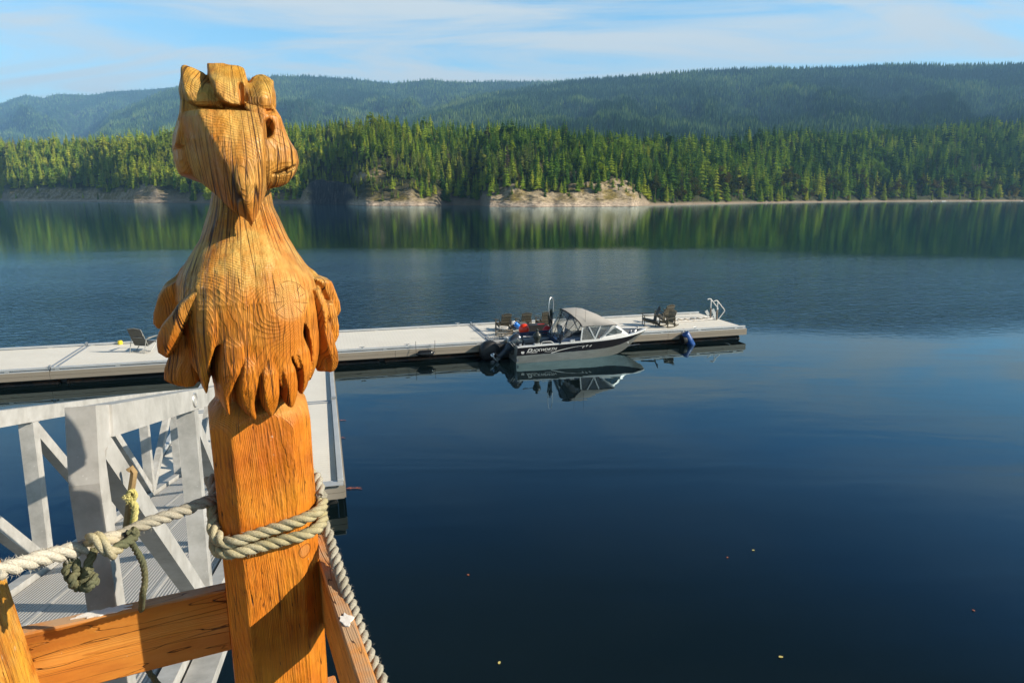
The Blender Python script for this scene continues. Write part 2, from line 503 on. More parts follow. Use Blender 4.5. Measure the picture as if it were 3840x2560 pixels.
class SDF:
    def __init__(s, lo, hi, h):
        s.lo = np.array(lo, np.float32); s.h = h
        s.n = np.ceil((np.array(hi) - s.lo) / h).astype(int) + 1
        s.ax = [s.lo[i] + h * np.arange(s.n[i], dtype=np.float32) for i in range(3)]
        s.d = np.full(tuple(s.n), 0.06, np.float32)

    def sub(s, lo, hi, m=0.03):
        sl = []
        for i in range(3):
            a = int(max(0, math.floor((lo[i] - m - s.lo[i]) / s.h)))
            b = int(min(s.n[i], math.ceil((hi[i] + m - s.lo[i]) / s.h) + 1))
            sl.append(slice(a, max(a, b)))
        X = s.ax[0][sl[0]][:, None, None]; Y = s.ax[1][sl[1]][None, :, None]; Z = s.ax[2][sl[2]][None, None, :]
        return tuple(sl), X, Y, Z

    @staticmethod
    def smin(a, b, k):
        if k <= 0: return np.minimum(a, b)
        h = np.clip(0.5 + 0.5 * (b - a) / k, 0, 1)
        return b * (1 - h) + a * h - k * h * (1 - h)

    def union(s, sl, d, k=0.01):
        s.d[sl] = s.smin(s.d[sl], d, k)

    def cut(s, sl, d, k=0.006):
        s.d[sl] = -s.smin(-s.d[sl], d, k)

    def chain(s, pts, rad, flat=1.0, k=0.01, cut=False, kk=0.02):
        """round-cone chain; flat<1 squashes depth (y)"""
        pts = [np.array(p, float) for p in pts]
        R = max(rad)
        lo = np.min(pts, 0) - R; hi = np.max(pts, 0) + R
        sl, X, Y, Z = s.sub(lo, hi)
        out = None
        for i in range(len(pts) - 1):
            a, b = pts[i], pts[i + 1]
            ab = (b - a) * np.array([1, 1 / flat, 1]); L2 = float(ab @ ab) + 1e-12
            px, py, pz = X - a[0], (Y - a[1]) / flat, Z - a[2]
            t = np.clip((px * ab[0] + py * ab[1] + pz * ab[2]) / L2, 0, 1)
            r = rad[i] + (rad[i + 1] - rad[i]) * t
            d = np.sqrt((px - ab[0] * t) ** 2 + (py - ab[1] * t) ** 2 + (pz - ab[2] * t) ** 2) - r
            d = (d * (0.5 + 0.5 * flat)).astype(np.float32)
            out = d if out is None else s.smin(out, d, kk * .5)
        (s.cut if cut else s.union)(sl, out, k)

    def ell(s, c, r, k=0.01, cut=False, ry=0.0):
        m = max(r)
        sl, X, Y, Z = s.sub(np.array(c) - m, np.array(c) + m)
        x, y, z = X - c[0], Y - c[1], Z - c[2]
        if ry:
            x, z = x * math.cos(ry) + z * math.sin(ry), -x * math.sin(ry) + z * math.cos(ry)
        q = np.sqrt((x / r[0]) ** 2 + (y / r[1]) ** 2 + (z / r[2]) ** 2)
        q2 = np.sqrt((x / r[0] ** 2) ** 2 + (y / r[1] ** 2) ** 2 + (z / r[2] ** 2) ** 2) + 1e-9
        (s.cut if cut else s.union)(sl, (q * (q - 1) / q2).astype(np.float32), k)

    def rbox(s, c, r, rd, k=0.01, cut=False, ry=0.0, rx=0.0, rz=0.0):
        m = float(np.linalg.norm(r))
        sl, X, Y, Z = s.sub(np.array(c) - m, np.array(c) + m)
        x, y, z = X - c[0], Y - c[1], Z - c[2]
        if rz: x, y = x * math.cos(rz) + y * math.sin(rz), -x * math.sin(rz) + y * math.cos(rz)
        if ry: x, z = x * math.cos(ry) + z * math.sin(ry), -x * math.sin(ry) + z * math.cos(ry)
        if rx: y, z = y * math.cos(rx) + z * math.sin(rx), -y * math.sin(rx) + z * math.cos(rx)
        qx, qy, qz = np.abs(x) - r[0] + rd, np.abs(y) - r[1] + rd, np.abs(z) - r[2] + rd
        d = np.sqrt(np.maximum(qx, 0) ** 2 + np.maximum(qy, 0) ** 2 + np.maximum(qz, 0) ** 2) + np.minimum(np.maximum(np.maximum(qx, qy), qz), 0) - rd
        (s.cut if cut else s.union)(sl, d.astype(np.float32), k)

    def leaf(s, rows, conv, slL=.9, slR=.15, thick=.06, base=None, prom=0.0, k=.003, be=.55):
        """rows: (y, x_left, x_right, x_ridge[, depth]) in crop pixels; a blade whose front follows base() or the given depths"""
        T = []
        for r in rows:
            dd = r[4] if len(r) > 4 else -.15
            a = conv(r[1], r[0], dd); b = conv(r[2], r[0], dd); c = conv(r[3], r[0], dd)
            T.append((a[2], a[0], b[0], c[0], dd))
        T = np.array(T[::-1])
        lo = (T[:, 1].min(), T[:, 4].min() - .02, T[0, 0]); hi = (T[:, 2].max(), T[:, 4].max() + thick + .05, T[-1, 0])
        if base is not None: lo = (lo[0], -.25, lo[2]); hi = (hi[0], .02, hi[2])
        sl, X, Y, Z = s.sub(lo, hi, .02)
        zi = s.ax[2][sl[2]]
        f = lambda i: np.interp(zi, T[:, 0], T[:, i])[None, None, :]
        XL, XR, XC, YF = f(1), f(2), f(3), f(4)
        if base is None:
            dr = (YF - Y)
        else:
            dr = base(X, Y, Z, zi) - prom * np.clip((T[-1, 0] - Z) / .10, 0, 1) + .010 * np.clip(1 - (T[-1, 0] - Z) / .045, 0, 1)
        eR = np.maximum(X - (XR - (XR - XC) * be), 0)
        front = dr + slL * np.maximum(XC - X, 0) + slR * np.maximum(X - XC, 0) + 11 * eR ** 2
        side = np.maximum(XL - X, X - XR) * .95
        ends = np.maximum(Z - T[-1, 0], T[0, 0] - Z)
        d = -s.smin(-front * .8, -side, .006)
        d = np.maximum(np.maximum(d, ends), -(dr + thick))
        s.union(sl, d.astype(np.float32), k)

    def rough(s, amp, sc, seed=0, zs=0.5):
        """carving-knife unevenness: sum of a few rotated sine lattices"""
        rng = np.random.default_rng(seed)
        X, Y, Z = s.ax[0][:, None, None], s.ax[1][None, :, None], s.ax[2][None, None, :]
        n = 0
        for i in range(7):
            k = rng.normal(size=3); k /= np.linalg.norm(k); k *= sc * (1 + .35 * i)
            n = n + np.sin(k[0] * X + k[1] * Y + k[2] * zs * Z + rng.uniform(0, 6.28)) / (1 + .35 * i)
        s.d = (s.d + amp * n / 3).astype(np.float32)

    def mesh(s):
        d = s.d.copy()
        d[0] = d[-1] = .05; d[:, 0] = d[:, -1] = .05; d[:, :, 0] = d[:, :, -1] = .05
        ins = d < 0
        nx, ny, nz = d.shape
        cnt = np.zeros((nx - 1, ny - 1, nz - 1), np.int8)
        for i in (0, 1):
            for j in (0, 1):
                for k in (0, 1):
                    cnt += ins[i:nx - 1 + i, j:ny - 1 + j, k:nz - 1 + k]
        act = (cnt > 0) & (cnt < 8)
        I, J, K = np.nonzero(act)
        idx = np.full(act.shape, -1, np.int32); idx[I, J, K] = np.arange(len(I))
        acc = np.zeros((len(I), 3)); num = np.zeros(len(I))
        cor = [(a, b, c) for a in (0, 1) for b in (0, 1) for c in (0, 1)]
        for a in cor:
            for ax in range(3):
                if a[ax] == 0:
                    b = list(a); b[ax] = 1
                    da = d[I + a[0], J + a[1], K + a[2]]; db = d[I + b[0], J + b[1], K + b[2]]
                    mk = (da < 0) != (db < 0)
                    t = np.where(mk, da / np.where(mk, da - db, 1), 0)
                    for q in range(3):
                        acc[:, q] += mk * (a[q] + (t if q == ax else 0))
                    num += mk
        V = acc / num[:, None] + np.stack([I, J, K], 1)
        V = V * s.h + s.lo
        F = []
        for ax in range(3):
            o1, o2 = [(1, 2), (2, 0), (0, 1)][ax]
            sa = [slice(None)] * 3; sb = [slice(None)] * 3
            sa[ax] = slice(0, -1); sb[ax] = slice(1, None)
            A, B = ins[tuple(sa)], ins[tuple(sb)]
            e = np.argwhere(A != B)
            e = e[(e[:, o1] > 0) & (e[:, o2] > 0) & (e[:, o1] < d.shape[o1] - 1) & (e[:, o2] < d.shape[o2] - 1)]
            flip = A[tuple(e.T)]
            q = []
            for (p, r) in ((-1, -1), (0, -1), (0, 0), (-1, 0)):
                c = e.copy(); c[:, o1] += p; c[:, o2] += r
                q.append(idx[c[:, 0], c[:, 1], c[:, 2]])
            q = np.stack(q, 1)
            q = np.where(flip[:, None], q, q[:, ::-1])
            F.append(q[(q >= 0).all(1)])
        return V, np.concatenate(F)


pxm = R0 * 1.03 / FPX / 2.24          # metres per crop pixel near the axis


def pr(x): return x * pxm


carved = thing('carved_post', 'varnished wooden post carved into an eagle head and feathered chest, rope tied round it', 'carved post',
               (AX[0], AX[1], HEYE - 2.1), BETA)
ZOFF = 2.1


def sdf_part(S, name, parent, label=None, mat=None):
    V, F = S.mesh()
    V[:, 2] += 0.0
    o = np_mesh(name, V, F, mat or M_LOG, parent, True)
    o.location = (0, 0, ZOFF if parent is carved else 0)
    if label: o['label'] = label
    return o


VOX = 0.0028
# ---- post
S = SDF((-.15, -.15, -1.95), (.15, .15, -.22), 0.0034)
cp, spn = math.cos(PA), math.sin(PA)
sl, X, Y, Z = S.sub((-.15, -.15, -1.95), (.15, .15, -.22))
xr = X * cp + Y * spn; yr = -X * spn + Y * cp
W2 = 0.115
box = np.maximum(np.abs(xr), np.abs(yr)) - W2
ch = (np.abs(xr) + np.abs(yr)) / math.sqrt(2) - (2 * W2 - 0.046) / math.sqrt(2)
_, zsh = LP(983, 1612, -.1)
d = -S.smin(-box, -ch, 0.004)
# sloping shoulder above the square part, drawn in under the feathers
rr = np.sqrt(xr ** 2 + yr ** 2)
dome = (np.sqrt((xr / 1.0) ** 2 + (yr / 1.0) ** 2 + (np.maximum(Z - zsh + 0.02, 0) * 1.15) ** 2) - 0.136)
d = -S.smin(-d, -(dome * 0.9), 0.003)
S.union(sl, np.broadcast_to(d, S.d[sl].shape).astype(np.float32), 0)
# neck of the post going up inside the carving
S.chain([(0, 0.01, zsh - .02), (0, 0.01, -.24)], [.095, .10], 1.0, 0.004)
S.rough(0.0012, 60, 3, .2)
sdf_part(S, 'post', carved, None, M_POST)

# ---- body (neck, chest, hanging chest feathers)
S = SDF((-.26, -.25, -.56), (.26, .22, 0.03), VOX)
rows = []
for (py, l, r, yc, b) in [(700, 800, 1010, 0.0, .075), (776, 788, 1024, -.005, .082), (834, 770, 1051, -.01, .10), (896, 752, 1078, -.02, .120),
                          (948, 720, 1106, -.028, .139), (1010, 682, 1148, -.03, .154), (1052, 664, 1172, -.03, .162), (1110, 662, 1188, -.03, .167), (1170, 680, 1194, -.03, .169), (1250, 698, 1196, -.03, .169),
                          (1346, 710, 1190, -.03, .162), (1430, 725, 1180, -.028, .150), (1500, 735, 1170, -.026, .138), (1600, 740, 1160, -.02, .12)]:
    xl, z = LP(l, py); xr_, _ = LP(r, py)
    rows.append((z, (xl + xr_) / 2, (xr_ - xl) / 2, yc, b))
rows = np.array(rows[::-1])


def skirt(X, Y, Z, zz, T=None):
    T = rows if T is None else T
    f = lambda i: np.interp(zz, T[:, 0], T[:, i])[None, None, :]
    a, b = f(2), f(4)
    q = (np.abs((X - f(1)) / a) ** 2.3 + np.abs((Y - f(3)) / b) ** 2.3) ** (1 / 2.3)
    return (q - 1) * np.minimum(a, b) * 0.9


core = rows.copy()
shr = np.clip((LP(960, 1120, -.1)[1] - core[:, 0]) / .09, 0, 1)
core[:, 2] -= .045 * shr; core[:, 4] -= .05 * shr
sl, X, Y, Z = S.sub((-1, -1, -1), (1, 1, 1))
zz = S.ax[2]
dc = np.maximum(skirt(X, Y, Z, zz, core), LP(960, 1440, -.1)[1] - Z)
S.union(sl, np.maximum(dc, Z - rows[-1, 0]).astype(np.float32), 0)
edge = [(420, 1100), (545, 1200), (590, 1040), (628, 890), (700, 860), (735, 1150), (790, 1150), (850, 1050), (888, 975), (915, 1250), (985, 1200), (1012, 1110), (1050, 1300), (1120, 1300), (1165, 1100), (1200, 1250), (1270, 1200), (1283, 960), (1340, 1080), (1385, 1080), (1390, 690), (1440, 780), (1470, 1000), (1540, 1000), (1620, 900)]
ex = [C2(x, y, -.17) for x, y in edge]
zb = np.interp(S.ax[0], [e[0] for e in ex], [e[2] for e in ex])[:, None, None]
df = np.maximum(skirt(X, Y, Z, zz), (zb - Z) * .6)
S.union(sl, np.maximum(df, Z - rows[-1, 0]).astype(np.float32), .003)
for rws, pm in [
    ([(400, 500, 660, 520), (600, 468, 660, 490), (800, 462, 655, 485), (900, 465, 640, 490), (1000, 475, 615, 500), (1150, 490, 596, 525), (1250, 520, 585, 555), (1285, 552, 578, 566)], .006),
    ([(700, 735, 755, 742), (770, 700, 800, 738), (850, 650, 870, 720), (980, 618, 892, 712), (1100, 612, 858, 708), (1200, 622, 806, 712), (1300, 650, 775, 724), (1400, 700, 768, 742), (1450, 748, 766, 760)], .006),
    ([(850, 915, 935, 920), (910, 885, 965, 905), (975, 868, 990, 892), (1060, 838, 1004, 885), (1150, 808, 1010, 868), (1250, 798, 992, 866), (1350, 812, 972, 888), (1420, 865, 978, 922), (1470, 930, 990, 962), (1490, 958, 986, 975)], .010),
    ([(930, 1080, 1100, 1088), (1000, 1040, 1135, 1060), (1100, 1012, 1164, 1045), (1180, 1000, 1178, 1048), (1280, 1006, 1182, 1058), (1380, 1035, 1165, 1080), (1440, 1080, 1138, 1105), (1470, 1104, 1116, 1110)], .012),
    ([(930, 1220, 1245, 1230), (1000, 1185, 1285, 1225), (1100, 1164, 1315, 1215), (1200, 1180, 1334, 1245), (1300, 1192, 1334, 1262), (1370, 1228, 1314, 1270), (1396, 1256, 1298, 1278)], .006),
    ([(780, 1340, 1370, 1350), (850, 1300, 1405, 1345), (945, 1276, 1444, 1340), (1050, 1305, 1458, 1375), (1150, 1325, 1454, 1392), (1250, 1332, 1428, 1388), (1308, 1350, 1388, 1372)], .004),
    ([(670, 1380, 1560, 1405), (800, 1415, 1562, 1445), (950, 1440, 1548, 1468), (1080, 1445, 1514, 1462), (1150, 1443, 1484, 1460), (1202, 1440, 1456, 1450)], .002)]:
    S.leaf(rws, C2, slL=1.5, slR=.06, thick=.055, base=skirt, prom=pm + .003, k=.004, be=.25)
S.rough(0.0017, 75, 5, .25)
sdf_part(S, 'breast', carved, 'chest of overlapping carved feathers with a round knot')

# ---- left wing
def wing(name, lobes, label, extra=(), leaves=()):
    S = SDF((-.34, -.24, -.56), (.34, .2, -.02), VOX)
    for rws, a, b, th_ in leaves:
        S.leaf(rws, C2, slL=a, slR=b, thick=th_, k=.006)
    for pts, rad, flat, k in lobes:
        S.chain([C2(x, y, d) for x, y, d in pts], [pr(r) for r in rad], flat, k)
    for pts, rad in extra:
        S.chain([C2(x, y, d) for x, y, d in pts], [pr(r) for r in rad], 1.0, .003, cut=True)
    S.rough(0.0016, 65, 11, .5)
    return sdf_part(S, name, carved, label)


wing('wing', [([(400, 350, -.03), (300, 410, -.03), (235, 480, -.025)], [60, 58, 50], .9, .012), ([(520, 180, -.03), (440, 290, -.035), (330, 400, -.03)], [60, 74, 60], .9, .012), ([(560, 300, -.06), (480, 470, -.09), (420, 640, -.09)], [50, 60, 60], .8, .01)], 'left wing with a sunlit front edge over a deep shaded hollow', leaves=[
    ([(300, 420, 600, 520, -.09), (345, 335, 575, 480, -.095), (410, 212, 545, 440, -.09), (450, 180, 500, 410, -.085), (560, 130, 430, 360, -.07), (640, 106, 360, 300, -.06), (715, 108, 290, 250, -.05), (748, 150, 230, 200, -.04)], .55, .1, .10),
    ([(250, 590, 622, 608, -.140), (320, 550, 596, 580, -.150), (385, 505, 572, 552, -.160), (440, 440, 545, 490, -.165), (480, 400, 522, 440, -.165), (540, 330, 490, 376, -.162), (640, 262, 440, 325, -.160), (740, 178, 386, 296, -.155), (840, 138, 348, 264, -.148), (900, 138, 322, 244, -.142), (960, 150, 280, 232, -.135), (990, 225, 258, 242, -.13)], .75, .12, .09),
    ([(800, 330, 520, 420, -.10), (900, 290, 520, 400, -.10), (1000, 240, 520, 380, -.10), (1100, 205, 520, 340, -.10), (1190, 205, 515, 330, -.10), (1215, 260, 500, 360, -.10), (1235, 330, 470, 400, -.10)], .5, -.05, .10),
])
wing('wing', [
    ([(1330, 200, -.02), (1430, 320, -.03), (1520, 420, -.04)], [50, 60, 50], .9, .010),
    ([(1480, 800, -.01), (1560, 930, -.01), (1590, 1010, -.0)], [80, 80, 58], .8, .008),
], 'right wing of short blunt lobes bleached along the edge', leaves=[
    ([(330, 1400, 1545, 1480, -.075), (360, 1410, 1625, 1540, -.075), (450, 1440, 1662, 1585, -.068), (540, 1480, 1697, 1630, -.058), (612, 1520, 1704, 1655, -.050), (645, 1600, 1682, 1650, -.045)], .5, .45, .09),
    ([(420, 1440, 1530, 1490, -.125), (520, 1470, 1575, 1530, -.125), (640, 1490, 1600, 1560, -.122), (760, 1510, 1590, 1570, -.115), (800, 1540, 1575, 1565, -.11)], .6, .5, .08),
    ([(540, 1490, 1640, 1585, -.095), (620, 1500, 1668, 1600, -.095), (740, 1510, 1694, 1632, -.090), (820, 1540, 1694, 1642, -.085), (868, 1605, 1668, 1640, -.08)], .7, .5, .08),
    ([(720, 1480, 1610, 1556, -.112), (850, 1500, 1650, 1588, -.112), (960, 1510, 1682, 1612, -.108), (1040, 1525, 1686, 1630, -.100), (1085, 1560, 1672, 1625, -.095), (1112, 1600, 1645, 1625, -.09)], .7, .5, .09),
    ([(900, 1470, 1600, 1540, -.09), (1060, 1480, 1650, 1560, -.09), (1112, 1505, 1630, 1570, -.085)], .4, .2, .08),
])
# ---- head
S = SDF((-.24, -.27, -.30), (.22, .2, .36), VOX)
hr = []
for (y, xl, xr_, b) in [(250, 400, 1100, .06), (300, 392, 1120, .09), (385, 356, 1128, .105), (440, 352, 1150, .11), (510, 345, 1192, .112), (600, 318, 1216, .112), (700, 290, 1256, .112), (800, 286, 1318, .11),
                        (900, 300, 1336, .108), (960, 318, 1326, .102), (1020, 342, 1302, .096), (1060, 440, 1266, .09), (1090, 530, 1225, .086), (1120, 590, 1120, .08), (1150, 615, 1085, .076), (1230, 610, 1100, .07)]:
    a = C1(xl, y, 0); b_ = C1(xr_, y, 0)
    hr.append((a[2], (a[0] + b_[0]) / 2, (b_[0] - a[0]) / 2, 0.005, b))
hr = np.array(hr[::-1])
sl, X, Y, Z = S.sub((-1, -1, -1), (1, 1, 1))
zz = S.ax[2]
f = lambda i: np.interp(zz, hr[:, 0], hr[:, i])[None, None, :]
q = (np.abs((X - f(1)) / f(2)) ** 2.7 + np.abs((Y - f(3)) / f(4)) ** 2.7) ** (1 / 2.7)
d = np.maximum((q - 1) * f(4) * .9, np.maximum(Z - hr[-1, 0], hr[0, 0] - Z))
S.union(sl, d.astype(np.float32), 0)


def hy(x, y, o=0.0):
    a = C1(x, y, -.1)
    c, w_, b = (np.interp(a[2], hr[:, 0], hr[:, i]) for i in (1, 2, 4))
    t = min(.97, abs((a[0] - c) / w_))
    return C1(x, y, .005 - b * (1 - t ** 2.7) ** (1 / 2.7) + o)


# planes: hollow temple on the left, flat cheek on the right running into the beak
S.chain([hy(430, 470), hy(520, 700, .004), hy(640, 960, .004)], [pr(26), pr(50), pr(36)], 1.0, .02, cut=True)
S.leaf([(330, 900, 1118, 1000, -.115), (400, 890, 1124, 1000, -.135), (455, 890, 1150, 1010, -.145), (520, 960, 1196, 1040, -.148), (620, 980, 1222, 1050, -.150), (720, 980, 1268, 1060, -.155), (800, 980, 1324, 1070, -.158), (900, 980, 1338, 1080, -.158),
        (960, 980, 1328, 1080, -.155), (1020, 1000, 1306, 1080, -.150), (1080, 1020, 1266, 1080, -.140), (1112, 1030, 1215, 1080, -.130), (1134, 1040, 1110, 1070, -.12)], C1, slL=.1, slR=.42, thick=.13, k=.006, be=.35)
S.leaf([(330, 356, 700, 520, -.090), (430, 352, 720, 540, -.100), (520, 345, 720, 560, -.105), (640, 312, 700, 580, -.105), (760, 290, 700, 600, -.10)], C1, slL=.35, slR=0, thick=.10, k=.012, be=.1)


def fy(x, y, o=0.0):
    a = C1(x, y, -.14); r0 = C1(1075, y, -.14)
    return C1(x, y, -.155 + .42 * max(0, a[0] - r0[0]) + o)


for q_ in (-.006, .006, .02):
    S.chain([fy(1130, 1018, q_), fy(1235, 990, q_), fy(1350, 942, q_)], [pr(9), pr(12), pr(15)], 1.6, .002, cut=True)
S.chain([fy(1050, 1168, .01), fy(1130, 1160, .01), fy(1240, 1140, .02)], [pr(14), pr(16), pr(18)], 2.0, .004, cut=True)
S.ell(fy(1088, 630, .004), (pr(38), .028, pr(70)), .004, cut=True, ry=-.30)
S.ell(fy(1084, 655, .020), (pr(34), .030, pr(36)), .003, cut=True)
S.ell(fy(1118, 478, .006), (pr(42), .022, pr(16)), .005, cut=True, ry=.25)
S.chain([C1(395, 385, -.115), C1(560, 430, -.128), C1(720, 450, -.130), C1(870, 452, -.135)], [pr(54), pr(60), pr(48), pr(16)], 1.3, .004, cut=True)
S.rough(0.0018, 50, 21, .6)
head = sdf_part(S, 'head', carved, 'blocky eagle head with cheeks, hollow eye and thin mouth line')

# ---- beak
S = SDF((-.24, -.29, -.32), (.22, .1, .20), VOX)
sl, X, Y, Z = S.sub((-1, -1, -1), (1, 1, 1))
tab = []
for (y, xl, xr_, yf) in [(440, 540, 1010, -.132), (470, 505, 1042, -.142), (520, 512, 1048, -.152), (700, 590, 1040, -.172), (900, 690, 1040, -.187), (1100, 775, 1020, -.190),
                         (1250, 838, 990, -.184), (1350, 882, 972, -.172), (1410, 918, 968, -.160), (1440, 940, 950, -.150)]:
    a = C1(xl, y, yf); b = C1(xr_, y, yf)
    tab.append((a[2], a[0], b[0], yf))
tab = np.array(tab[::-1])
zi = S.ax[2]
L_ = np.interp(zi, tab[:, 0], tab[:, 1])[None, None, :]; R_ = np.interp(zi, tab[:, 0], tab[:, 2])[None, None, :]; F_ = np.interp(zi, tab[:, 0], tab[:, 3])[None, None, :]
crown = 0.010 * (1 - ((X - (L_ + R_) / 2) / np.maximum((R_ - L_) / 2, .004)) ** 2)
front = (F_ - np.maximum(crown, -.02)) - Y
dep = Y - F_
left = (L_ - X) - dep * 0.62
right = (X - R_) - dep * 0.25
d = -S.smin(-S.smin(front * 0 + front, front, 0), -np.maximum(left * .85, right * .95), .006)
top = Z - tab[-2, 0] - 0.0
bot = tab[0, 0] - Z
back = Y + 0.075
zt = (Z - tab[0, 0])
under = (-(zt) + dep * 0.9) * .74       # the hook recedes behind the tip
d = np.maximum(np.maximum(d, top), np.maximum(under, back))
S.union(sl, np.broadcast_to(d, S.d.shape).astype(np.float32), 0)
S.rough(0.0016, 60, 31, .4)
sdf_part(S, 'beak', head, 'long broad beak tapering to a hooked tip on the chest')

# ---- crest and ear tufts
S = SDF((-.24, -.25, .08), (.22, .15, .40), VOX)
S.leaf([(74, 576, 720, 620, -.085), (84, 571, 860, 640, -.088), (97, 570, 890, 650, -.094), (150, 572, 908, 660, -.112), (232, 606, 925, 650, -.140), (330, 640, 912, 680, -.150), (400, 700, 900, 730, -.155), (432, 780, 880, 800, -.156)],
       C1, slL=.5, slR=.08, thick=.15, k=.002, be=.1)
S.leaf([(98, 358, 400, 380, -.055), (112, 353, 470, 400, -.07), (140, 350, 545, 420, -.08), (200, 352, 580, 440, -.095), (250, 362, 610, 500, -.115), (320, 390, 650, 560, -.130), (390, 420, 680, 600, -.135), (440, 480, 700, 620, -.130)],
       C1, slL=.45, slR=.35, thick=.12, k=.008, be=.15)
S.leaf([(180, 985, 1070, 1030, -.085), (198, 945, 1108, 1040, -.100), (245, 922, 1130, 1050, -.120), (310, 912, 1133, 1050, -.140), (360, 900, 1131, 1040, -.146), (410, 900, 1128, 1030, -.146), (455, 905, 1135, 1030, -.142)],
       C1, slL=.25, slR=.30, thick=.13, k=.006, be=.12)
S.chain([C1(1118, 240, -.03), C1(1116, 330, -.04), C1(1108, 410, -.05)], [pr(13), pr(15), pr(10)], 2.0, .004)
S.rbox(C1(755, 410, .0), (pr(300), .085, pr(90)), .02, .02)
S.rbox(C1(862, 350, -.15), (pr(10), .022, pr(82)), .003, .003, cut=True)
S.rbox(C1(895, 330, -.155), (pr(9), .022, pr(50)), .003, .003, cut=True)
S.chain([C1(560, 160, -.12), C1(600, 240, -.14), C1(640, 330, -.16)], [pr(18), pr(16), pr(14)], 1.6, .003, cut=True)
S.chain([C1(925, 190, -.10), C1(925, 240, -.13), C1(920, 330, -.15)], [pr(26), pr(18), pr(12)], 1.6, .003, cut=True)
S.chain([C1(500, 400, -.15), C1(650, 452, -.165), C1(880, 455, -.168)], [pr(44), pr(44), pr(16)], 1.3, .004, cut=True)
S.rough(0.0026, 80, 41, .7)
sdf_part(S, 'crest', head, 'rough cut crest block between two ear tufts')
# ------------------------------------------------------------------ water, hills, forest, haze
rng = np.random.default_rng(7)


def vnoise(x, y, seed=0):
    """value noise, numpy"""
    xi = np.floor(x).astype(np.int64); yi = np.floor(y).astype(np.int64)
    fx = x - xi; fy = y - yi
    fx = fx * fx * (3 - 2 * fx); fy = fy * fy * (3 - 2 * fy)

    def h(a, b):
        n = (a * 374761393 + b * 668265263 + seed * 982451653) & 0x7fffffff
        n = ((n ^ (n >> 13)) * 1274126177) & 0x7fffffff
        return ((n ^ (n >> 16)) & 0xffff) / 65535.0
    return (h(xi, yi) * (1 - fx) * (1 - fy) + h(xi + 1, yi) * fx * (1 - fy) + h(xi, yi + 1) * (1 - fx) * fy + h(xi + 1, yi + 1) * fx * fy)


def fbm(x, y, o=4, seed=0, gain=.5):
    s = 0; a = 1; t = 0
    for i in range(o):
        s = s + a * (vnoise(x * 2 ** i, y * 2 ** i, seed + i) - .5); t += a; a *= gain
    return s / t * 2


def water_mat():
    m, g = principled('lake_water_surface')
    geo = g.n('ShaderNodeNewGeometry').outputs['Position']
    sp = g.n('ShaderNodeSeparateXYZ', {0: geo})
    rotm = g.n('ShaderNodeMapping', {'Vector': geo, 'Rotation': (0, 0, -TH)}).outputs[0]
    uvs = g.n('ShaderNodeSeparateXYZ', {0: rotm})
    v = uvs.outputs[1]
    dist = g.n('ShaderNodeVectorMath', {0: geo}, operation='LENGTH').outputs['Value']
    wob = g.noise(g.scalev(rotm, (.012, .03, 1)), 1.0, 3, .5)
    # breeze only beyond the floating dock
    vv = g.math('ADD', v, g.math('MULTIPLY', g.math('SUBTRACT', wob, .5), 10.0))
    right = g.mapr(uvs.outputs[0], 16, 30, 0, 6)
    beyond = g.mapr(g.math('ADD', vv, right), 30.5, 37.0, 0, 1, True)
    far = g.mapr(g.math('ADD', dist, g.math('MULTIPLY', g.math('SUBTRACT', wob, .5), 60.0)), 50, 108, 1, 0.0, True)
    breeze = g.math('MULTIPLY', beyond, far)
    calm_far = g.math('SUBTRACT', 1.0, far)
    patches = g.mapr(g.noise(g.scalev(rotm, (.010, .035, 1)), 1.0, 4, .6), .35, .65, .55, 1.15)
    breeze = g.math('MULTIPLY', breeze, patches)
    n1 = g.noise(g.scalev(rotm, (1.6, 2.6, 1)), 1.0, 4, .62, .6)
    n2 = g.noise(g.scalev(rotm, (.35, .8, 1)), 1.0, 3, .5, .4)
    calm1 = g.noise(g.n('ShaderNodeMapping', {'Vector': geo, 'Rotation': (0, 0, math.radians(18)), 'Scale': (.10, .55, 1)}).outputs[0], 1.0, 2, .5, .6)
    calm2 = g.noise(g.scalev(geo, (1.4, 2.0, 1)), 1.0, 2, .5, .2)
    h = g.math('MULTIPLY', n1, g.math('MULTIPLY', breeze, .11))
    h = g.math('ADD', h, g.math('MULTIPLY', n2, g.math('ADD', g.math('MULTIPLY', breeze, .10), g.math('MULTIPLY', calm_far, .012))))
    h = g.math('ADD', h, g.math('MULTIPLY', calm1, .009))
    h = g.math('ADD', h, g.math('MULTIPLY', calm2, .0016))
    bp = g.n('ShaderNodeBump', {'Height': h, 'Strength': 1.0, 'Distance': 1.0})
    rough = g.math('ADD', g.math('MULTIPLY', breeze, .085), g.math('MULTIPLY', calm_far, .050))
    rough = g.math('ADD', rough, .012)
    fr = g.n('ShaderNodeFresnel', {'IOR': 1.39, 'Normal': bp})
    body = g.n('ShaderNodeBsdfDiffuse', {'Color': (0.0030, 0.0070, 0.0085, 1)})
    mirror = g.n('ShaderNodeBsdfGlossy', {'Color': (0.76, 0.98, 1.08, 1), 'Roughness': rough, 'Normal': bp})
    b = g.n('ShaderNodeMixShader', {0: fr, 1: body.outputs[0], 2: mirror.outputs[0]})
    g.n('ShaderNodeOutputMaterial', {'Surface': b})
    return m


mb = MB()
rs = [0, 2, 4, 8, 15, 30, 60, 120, 250, 500, 1000, 2500]
rowsw = []
for r in rs:
    rowsw.append([(r * math.cos(a * math.pi / 24), r * math.sin(a * math.pi / 24), 0) for a in range(48)])
mb.grid(rowsw, closed=True)
lake = tag(mb.build('lake_water', water_mat()), kind='structure')
if lake.data.polygons[60].normal.z < 0:
    lake.data.flip_normals()

